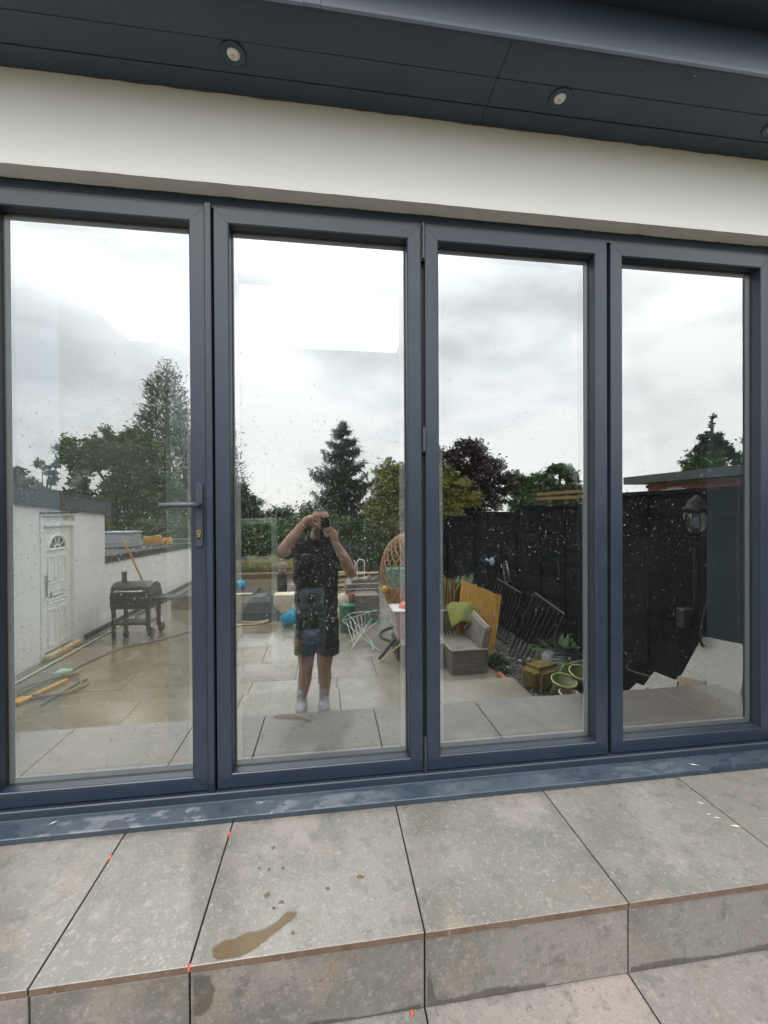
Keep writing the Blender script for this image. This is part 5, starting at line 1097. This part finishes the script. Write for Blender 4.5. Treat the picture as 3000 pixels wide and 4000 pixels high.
# trunk, neck
loft(mb, [((-.10, -1.95, .02), .13, .10), ((-.10, -1.95, .18), .165, .115), ((-.105, -1.94, .38), .160, .115), ((-.11, -1.95, .66), .17, .11), ((-.11, -1.955, .80), .155, .095), ((-.105, -1.95, .88), .085, .07)])
limb(mb, [(-.105, -1.95, .86), (-.09, -1.93, .93), (-.072, -1.91, .98)], [.066, .060, .058])
# skull, jaw, nose, brow, ears
mb.ell((-.066, -1.895, 1.055), (.078, .098, .107), 20, 14); mb.ell((-.066, -1.870, .975), (.060, .070, .068), 16, 10); mb.ell((-.066, -1.835, .945), (.036, .032, .032), 12, 8)
mb.tube([(-.066, -1.806, 1.045), (-.066, -1.782, 1.008), (-.066, -1.787, .998)], [.009, .015, .013], 10)
for s in (-1, 1):
    mb.ell((-.066+s*.078, -1.90, 1.025), (.012, .026, .034), 10, 7); mb.ell((-.066+s*.036, -1.812, 1.066), (.028, .012, .010), 10, 6); mb.ell((-.066+s*.042, -1.822, 1.008), (.026, .018, .022), 10, 6)
mb.tube([(-.088, -1.800, .972), (-.066, -1.796, .973), (-.044, -1.800, .972)], .007, 8)
# arms
limb(mb, [(-.285, -1.94, .825), (-.345, -1.78, .80), (-.365, -1.645, .815)], [.062, .052, .045])
limb(mb, [(-.365, -1.645, .815), (-.295, -1.665, .905), (-.205, -1.70, 1.025)], [.046, .046, .029])
limb(mb, [(.075, -1.945, .825), (.145, -1.86, .70), (.195, -1.775, .60)], [.062, .053, .045])
limb(mb, [(.195, -1.775, .60), (.140, -1.735, .72), (.055, -1.715, .87)], [.046, .047, .029])
# hands: palms, four unequal fingers and a thumb each
def finger(pts, r): mb.tube(spline(pts, 4), [r*(1.05-.25*i/(4*(len(pts)-1))) for i in range(4*(len(pts)-1)+1)], 9); mb.ell(pts[-1], (r*.8,)*3, 8, 6)
limb(mb, [(.055, -1.715, .87), (.050, -1.716, .905), (.046, -1.720, .945)], [.029, .036, .033])
for i, (z, x2, r) in enumerate(((.985, -.034, .0092), (.964, -.040, .0096), (.942, -.034, .0093), (.921, -.018, .0082))):
    finger([(.046, -1.722, z-.012), (.037, -1.702, z-.002), (.010, -1.694, z+.004), (x2, -1.699, z+.001)], r)
finger([(.048, -1.735, .915), (.052, -1.752, .955), (.030, -1.752, .990), (.006, -1.738, 1.005)], .0108)
limb(mb, [(-.205, -1.70, 1.025), (-.172, -1.708, 1.052), (-.135, -1.715, 1.068)], [.029, .036, .034])
for i, (a, b, c, r) in enumerate((((-.085, -1.702, 1.104), (-.045, -1.704, 1.108), (-.010, -1.712, 1.094), .0092), ((-.088, -1.700, 1.087), (-.055, -1.693, 1.092), (-.030, -1.697, 1.078), .0096), ((-.092, -1.701, 1.066), (-.066, -1.692, 1.068), (-.048, -1.697, 1.052), .0092), ((-.098, -1.703, 1.046), (-.080, -1.695, 1.044), (-.062, -1.699, 1.030), .0082))):
    finger([(-.128, -1.712, 1.090-.014*i), a, b, c], r)
finger([(-.150, -1.728, 1.050), (-.120, -1.742, 1.020), (-.085, -1.742, 1.008), (-.058, -1.730, 1.014)], .0108)
# legs
for hx_, kx, cx_, ax_ in ((-.185, -.200, -.213, -.238), (-.015, -.040, -.036, -.042)):
    limb(mb, [(hx_, -1.95, .10), ((hx_+kx)/2, -1.94, -.08), (kx, -1.925, -.26)], [.098, .082, .060])
    limb(mb, [(kx, -1.925, -.26), (cx_, -1.958, -.36), (ax_, -1.96, -.53)], [.059, .062, .036])
    limb(mb, [(ax_, -1.97, -.54), (ax_, -1.90, -.565), (ax_, -1.80, -.575)], [.035, .034, .026])
remesh(mb, 'body', M['skin'], man, 0.0052, 5)
# hair and beard
mb = MB()
vs_ = []
for i in range(13):
    th = 1.30*i/12
    for j in range(28):
        ph = 6.283*j/28; lim = 1.0 if math.sin(ph) < 0.2 else 0.62
        t2 = th*(1.28 if math.sin(ph) < -0.3 else lim); vs_.append((-.066+.0805*math.sin(t2)*math.cos(ph), -1.895+.1005*math.sin(t2)*math.sin(ph), 1.055+.1095*math.cos(t2)))
mb.add(vs_, [(i*28+j, (i+1)*28+j, (i+1)*28+(j+1) % 28, i*28+(j+1) % 28) for i in range(12) for j in range(28)]); mb.build('hair', M['hair'], man, True)
mb = MB(); mb.ell((-.066, -1.863, .957), (.064, .071, .058), 18, 10); mb.ell((-.066, -1.832, .93), (.043, .040, .034), 14, 8); mb.tube([(-.094, -1.800, .970), (-.088, -1.794, .985), (-.066, -1.788, .988), (-.044, -1.794, .985), (-.038, -1.800, .970)], .008, 8); remesh(mb, 'beard', M['hair'], man, .005, 3)
M['eye'] = mat('eye_white', (0.7, 0.68, 0.65), 0.2); M['iris'] = mat('dark_iris', (0.03, 0.025, 0.02), 0.1)
for s in (-1, 1):
    mb = MB(); mb.ell((-.066+s*.033, -1.822, 1.043), (.013, .012, .009), 12, 8); e_ = mb.build('eye', M['eye'], man, True); mb = MB(); mb.ell((-.066+s*.033, -1.8115, 1.043), (.005, .003, .005), 10, 6); mb.build('iris', M['iris'], e_, True)
# polo shirt
mb = MB()
loft(mb, [((-.10, -1.945, .12), .185, .142), ((-.10, -1.94, .22), .186, .145), ((-.105, -1.93, .38), .183, .145), ((-.11, -1.942, .60), .192, .135), ((-.11, -1.95, .74), .19, .123), ((-.108, -1.952, .83), .165, .105), ((-.105, -1.95, .88), .10, .085)], 26)
limb(mb, [(-.25, -1.945, .835), (-.31, -1.89, .815), (-.345, -1.80, .80)], [.085, .080, .076]); limb(mb, [(.04, -1.945, .835), (.105, -1.91, .77), (.15, -1.865, .695)], [.085, .080, .076])
remesh(mb, 'polo_shirt', M['black_cloth'], man, .007, 5, .035)
mb = MB(); mb.tube([(-.10+.079*math.cos(k*.349), -1.945+.073*math.sin(k*.349), .895+.014*math.cos(k*.349*2)-.012*math.sin(k*.349)) for k in range(18)], .014, 8, closed=True); mb.build('collar', M['black_cloth'], man, True)
M['badge'] = mat('pale_grey_embroidery', (0.35, 0.36, 0.38), 0.8)
mb = MB()
for i, w in enumerate((.007, .004, .008, .005, .006)): mb.box(-.212+.0105*i, -.212+.0105*i+w, -1.803, -1.800, .760-.0005*i, .771-.0005*i)
mb.box(-.233, -.216, -1.803, -1.800, .757, .763); mb.v = [(v[0], v[1]+.012, v[2]) for v in mb.v]; lg = mb.build('chest_logo', M['badge'], man)
# shorts
mb = MB()
loft(mb, [((-.10, -1.945, -.02), .195, .14), ((-.10, -1.945, .08), .19, .142), ((-.10, -1.945, .20), .178, .135)], 24)
for xa, xb, xc in ((-.19, -.203, -.205), (-.012, -.002, .004)): loft(mb, [((xc, -1.935, -.125), .094, .105), ((xb, -1.94, -.02), .098, .115), ((xa, -1.945, .08), .10, .12)], 20)
remesh(mb, 'shorts', M['shorts'], man, .007, 5, .03)
for ax_ in (-.238, -.042):
    mb = MB(); mb.tube([(ax_+.002, -1.96, -.44), (ax_, -1.96, -.49), (ax_, -1.965, -.55)], [.050, .043, .045], 14); mb.build('sock', M['sock'], man, True)
    mb = MB(); mb.ell((ax_, -1.955, -.546), (.048, .062, .052), 14, 8); mb.ell((ax_, -1.86, -.562), (.049, .105, .036), 16, 8); mb.box(ax_-.047, ax_+.047, -2.01, -1.775, -.596, -.574); remesh(mb, 'shoe', M['shoe'], man, .007, 3)
ph = thing('phone', 'black smartphone held up in both hands of the man', 'phone', (-.023, -1.716, 1.005))
mb = MB(); mb.prism([(x, z) for x, z in [(-.034, -.078), (.034, -.078), (.039, -.073), (.039, .073), (.034, .078), (-.034, .078), (-.039, .073), (-.039, -.073)]], -.0042, .0042); mb.build('body', M['phone'], ph, bevel=.001)
mb = MB(); mb.box(-.034, -.010, .0043, .0062, .035, .073); cmz = mb.build('camera_bump', M['phone'], ph, bevel=.0008)
M['lensglass'] = mat('camera_lens', (0.02, 0.02, 0.03), 0.05, 0.8)
for z in (.063, .045):
    mb = MB(); mb.tube([(-.022, .0063, z), (-.022, .0072, z)], .0065, 16); mb.build('camera_lens', M['lensglass'], cmz)
# ================================================================== things inside the room, seen through the glass
M['alu'] = mat('aluminium_ladder', (0.90, 0.94, 0.97), 0.35, 0.6, 0.0)
ld = thing('ladder', 'silver aluminium ladder standing inside behind the second glazed door', 'ladder', (-0.62, 1.2, 0.036))
for x in (-0.26, 0.26):
    mb = MB(); mb.box(x-0.015, x+0.015, -0.035, 0.035, 0.0, 1.05); mb.build('stile', M['alu'], ld)
for z in (0.215, 0.505, 0.775, 1.03):
    mb = MB(); mb.box(-0.243, 0.243, -0.03, 0.03, z-0.018, z+0.018); mb.build('rung', M['alu'], ld, bevel=0.004)
mb = MB(); mb.box(-0.34, 0.36, -0.045, -0.0355, 0.0, 0.075); mb.build('stabiliser_bar', M['alu'], ld, bevel=0.005)
M['sprayblue'] = mat('translucent_blue_tank', (0.22, 0.34, 0.50), 0.35); M['spraygreen'] = mat('dark_green_sprayer_top', (0.02, 0.11, 0.035), 0.35)
sy = thing('pressure_sprayer', 'blue and green pump pressure sprayer standing inside on the floor', 'sprayer', (-0.115, 1.35, 0.036))
mb = MB(); mb.lathe([(0.07, 0), (0.078, 0.015), (0.078, 0.20), (0.07, 0.235), (0.045, 0.255)], 22); mb.build('tank', M['sprayblue'], sy, True)
mb = MB(); mb.lathe([(0.045, 0.256), (0.048, 0.30), (0.034, 0.32), (0.03, 0.345)], 16); mb.tube(spline([(0.03, 0, 0.33), (0.07, 0, 0.335), (0.10, 0.01, 0.33)]), 0.010, 7); mb.tube(spline([(-0.03, 0, 0.33), (-0.07, 0, 0.33), (-0.085, 0, 0.28), (-0.09, 0, 0.24)]), 0.012, 7); mb.build('head', M['spraygreen'], sy, True)
mb = MB(); mb.tube([(0, 0, 0.345), (0, 0, 0.46)], 0.006, 8); mb.lathe([(0.008, 0.44), (0.014, 0.47), (0.024, 0.492), (0.024, 0.5)], 12); mb.build('pump_handle', M['spraygreen'], sy, True)
M['greyblue'] = mat('grey_blue_case', (0.26, 0.31, 0.38), 0.5)
for k, (x0, x1, z0, z1, lb_) in enumerate(((-0.30, -0.02, 0.036, 0.19, 'grey blue tool case at the bottom of the stack behind the sprayer'), (-0.29, -0.02, 0.205, 0.33, 'grey blue tool case in the middle of the stack behind the sprayer'), (-0.235, -0.035, 0.345, 0.475, 'small grey blue tool case on top of the stack behind the sprayer'))):
    t = thing('tool_case', lb_, 'case', ((x0+x1)/2, 1.78, z0), 0, 'stacked tool cases'); w = (x1-x0)/2; h_ = z1-z0
    mb = MB(); mb.box(-w, w, -0.12, 0.12, 0.0, h_*0.55); mb.build('base', M['greyblue'], t, bevel=0.012, seg=2)
    mb = MB(); mb.box(-w, w, -0.12, 0.12, h_*0.57, h_); mb.build('lid', M['greyblue'], t, bevel=0.012, seg=2)
    mb = MB(); mb.box(-0.03, 0.03, -0.128, -0.1205, h_*0.45, h_*0.68); mb.build('latch', M['gasket'], t)
M['yellow'] = mat('yellow_canvas', (0.62, 0.40, 0.06), 0.8)
mb = MB(); mb.box(-0.09, 0.05, -0.06, 0.06, 0.0, 0.17); o = mb.build('tool_bag', M['yellow'], bevel=0.02, seg=2); o.location = (-0.24, 1.36, 0.036); tag(o, 'yellow canvas tool bag on the floor inside beside the ladder', 'bag')
M['board'] = mat('grey_green_board', (0.30, 0.36, 0.34), 0.7)
mb = MB(); mb.box(-0.80, -0.60, 0.52, 0.545, 0.036, 1.68); tag(mb.build('board', M['board']), 'tall grey green board standing inside behind the leftmost glazed door', 'board')
M['hardboard'] = mat('brown_hardboard', (0.50, 0.34, 0.17), 0.7, noise=[(3, (0.40, 0.26, 0.12), 0.4, 0.7, 4)])
mb = MB(); mb.box(-2.3, -0.48, 0.16, 1.95, 0.0365, 0.041); tag(mb.build('tint_sheet', M['hardboard']), 'added brown hardboard sheet on the inside floor, tinting the leftmost door glass', 'sheet')  # added sheet: its brown shows through and warms the left pane's lower part
# ------------------------------------------------------------------ small things on the steps and sill
M['spacer'] = mat('orange_red_plastic', (0.80, 0.10, 0.045), 0.4)
for k, (x, y, z, lb_) in enumerate(((-0.7153, -0.215, -0.001, 'red tile spacer in the leftmost slab joint near the sill'), (-0.3506, -0.165, -0.001, 'red tile spacer in the second slab joint near the sill'), (-0.3506, YN+0.004, -0.006, 'red tile spacer at the front end of the second slab joint'), (0.215, YN-0.004, -0.208, 'red tile spacer at the foot of the riser, right of centre'))):
    mb = MB(); mb.box(-0.0026, 0.0026, -0.006, 0.006, -0.006, 0.003); o = mb.build('tile_spacer', M['spacer'], bevel=0.0006); o.location = (x, y, z); tag(o, lb_, 'spacer', 'red tile spacers')
M['straw'] = mat('pale_straw', (0.72, 0.70, 0.52), 0.7)
def flake(x, y, z, L, rz, lb_, w=0.004):
    mb = MB(); mb.add([(-L/2, 0, 0), (0, -w/2, 0.0008), (L/2, 0, 0.0002), (0, w/2, 0.0012), (0, 0, 0.0022)], [(0, 1, 4), (1, 2, 4), (2, 3, 4), (3, 0, 4), (0, 3, 2, 1)])
    o = mb.build('plant_fragment', M['straw']); o.location = (x, y, z); o.rotation_euler[2] = rz; tag(o, lb_, 'debris', 'pale plant fragments')
flake(1.418, -0.266, 0.001, 0.026, R(-38), 'pale plant fragment on the right slab, furthest from the viewer of its row')
flake(1.396, -0.322, 0.001, 0.018, R(-30), 'pale plant fragment on the right slab, second of its row')
flake(1.411, -0.342, 0.001, 0.022, R(-35), 'pale plant fragment on the right slab, third of its row')
flake(1.439, -0.386, 0.001, 0.034, R(-20), 'largest pale plant fragment on the right slab near the joint', 0.008)
flake(1.56, -0.09, 0.0305, 0.04, R(-28), 'pale straw lying on the wet sill below the last door', 0.006)
flake(-0.97, -0.075, 0.036, 0.03, R(35), 'pale straw on the sill under the leftmost door', 0.004)
# wet stains on the slabs
def stain(name, pts, z, m, n=3, sd=1, parent=up):
    rnd = random.Random(sd); P = []
    for i in range(len(pts)):
        a = Vector((*pts[i], 0)); b = Vector((*pts[(i+1) % len(pts)], 0))
        P = [Vector((q.x+rnd.uniform(-.0015, .0015), q.y+rnd.uniform(-.0015, .0015), z)) for q in spline([(*p_, 0) for p_ in pts]+[(*pts[0], 0)], 5)[:-1]]
    return faded(name, P, Vector((0, 0, 1)), m, parent, n)
def faded(name, P, nrm, m, parent, n=3):
    N = len(P); ar = sum((P[i].cross(P[(i+1) % N])).dot(nrm) for i in range(N)); sg = 1 if ar > 0 else -1
    size = math.sqrt(abs(ar)/2); w = min(0.0065, size*0.09); inn = []
    for i in range(N):
        t = (P[(i+1) % N]-P[i-1]).normalized(); inn.append(P[i]+nrm.cross(t)*sg*w)
    me = bpy.data.meshes.new(name); me.from_pydata([tuple(p) for p in P+inn], [], [(i, (i+1) % N, N+(i+1) % N, N+i) for i in range(N)]+[tuple(range(N, 2*N))])
    at = me.color_attributes.new('fade', 'FLOAT_COLOR', 'POINT')
    for i in range(2*N): v = 0.0 if i < N else 1.0; at.data[i].color = (v, v, v, 1)
    me.materials.append(m); o = bpy.data.objects.new(name, me); COL.objects.link(o); o.parent = parent; return o
def stainmat(name, col, a):
    m = bpy.data.materials.new(name); m.use_nodes = True; t = m.node_tree; p = t.nodes['Principled BSDF']; p.inputs['Base Color'].default_value = (*col, 1); p.inputs['Roughness'].default_value = 0.3
    co = t.nodes.new('ShaderNodeTexCoord'); nz = t.nodes.new('ShaderNodeTexNoise'); nz.inputs['Scale'].default_value = 26; nz.inputs['Detail'].default_value = 6; t.links.new(co.outputs['Object'], nz.inputs['Vector'])
    r = t.nodes.new('ShaderNodeMapRange'); r.inputs['From Min'].default_value = .3; r.inputs['From Max'].default_value = .6; r.inputs['To Min'].default_value = a*.75; r.inputs['To Max'].default_value = a; t.links.new(nz.outputs['Fac'], r.inputs['Value']); va = t.nodes.new('ShaderNodeVertexColor'); va.layer_name = 'fade'; mu = t.nodes.new('ShaderNodeMath'); mu.operation = 'MULTIPLY'; t.links.new(va.outputs['Color'], mu.inputs[0]); t.links.new(r.outputs['Result'], mu.inputs[1]); t.links.new(mu.outputs[0], p.inputs['Alpha']); return m
M['stain'] = stainmat('brown_wet_stain', (0.15, 0.105, 0.052), 0.78); M['damp'] = stainmat('grey_damp_patch', (0.09, 0.082, 0.066), 0.48)
stain('wet_stain', [(-0.307, -0.562), (-0.287, -0.593), (-0.226, -0.593), (-0.191, -0.578), (-0.17, -0.562), (-0.126, -0.531), (-0.102, -0.513), (-0.091, -0.492), (-0.122, -0.485), (-0.149, -0.511), (-0.184, -0.527), (-0.224, -0.53), (-0.257, -0.541), (-0.288, -0.545)], 0.0016, M['stain'])
for k, (x, y, r) in enumerate(((0.095, -0.405, .011), (-0.007, -0.429, .006), (-0.183, -0.427, .010), (-0.191, -0.338, .006), (-0.14, -0.457, .008), (-0.223, -0.33, .005), (-0.148, -0.338, .005), (-0.188, -0.251, .007), (-0.16, -0.47, .005), (-0.10, -0.55, .006))):
    stain('wet_spot', [(x+r*math.cos(a*1.047)*random.uniform(.7, 1.2), y+r*math.sin(a*1.047)*random.uniform(.5, 1.3)) for a in range(6)], 0.0016, M['stain'], 2, k)
def vstain(pts, sd):
    rnd = random.Random(sd); P = []
    for i in range(len(pts)):
        a = Vector((pts[i][0], YN+0.0026, pts[i][1])); b = Vector((pts[(i+1) % len(pts)][0], YN+0.0026, pts[(i+1) % len(pts)][1]))
        for k in range(4): p = a.lerp(b, k/4); P.append((p.x+rnd.uniform(-.003, .003), p.y, p.z+rnd.uniform(-.003, .003)))
    faded('damp_patch', [Vector(p) for p in P], Vector((0, -1, 0)), M['damp'], up)
vstain([(-0.346, -0.03), (-0.30, -0.03), (-0.288, -0.072), (-0.293, -0.111), (-0.32, -0.135), (-0.346, -0.135)], 2)

def damp_strip(x0, x1, hf, sd, n=60):
    """damp creeping up from the foot of a riser, fading out at its upper edge"""
    rnd = random.Random(sd); vs_ = []; fa = []; h = 0.0
    for i in range(n+1):
        u = i/n; x = x0+(x1-x0)*u; h = hf(u)*(1+rnd.uniform(-.12, .12)); yy = YN+0.0026
        for z, f in ((-0.2058, 1.0), (-0.2058+max(.002, h*0.72), 1.0), (-0.2058+max(.004, h), 0.0)): vs_.append((x, yy, z)); fa.append(f)
    me = bpy.data.meshes.new('damp_patch'); me.from_pydata(vs_, [], [(3*i+k, 3*i+3+k, 3*i+4+k, 3*i+1+k) for i in range(n) for k in range(2)])
    at = me.color_attributes.new('fade', 'FLOAT_COLOR', 'POINT')
    for i, v in enumerate(fa): at.data[i].color = (v, v, v, 1)
    me.materials.append(M['damp']); o = bpy.data.objects.new('damp_patch', me); COL.objects.link(o); o.parent = up
damp_strip(0.258, 0.60, lambda u: 0.09*math.exp(-((u-.02)/.035)**2)+0.014+0.016*math.exp(-((u-.55)/.16)**2)*(1-u*.3), 1)
damp_strip(0.862, 1.45, lambda u: 0.016+0.006*math.sin(u*9), 2)
damp_strip(-0.345, 0.24, lambda u: 0.008+0.004*math.sin(u*14), 3)
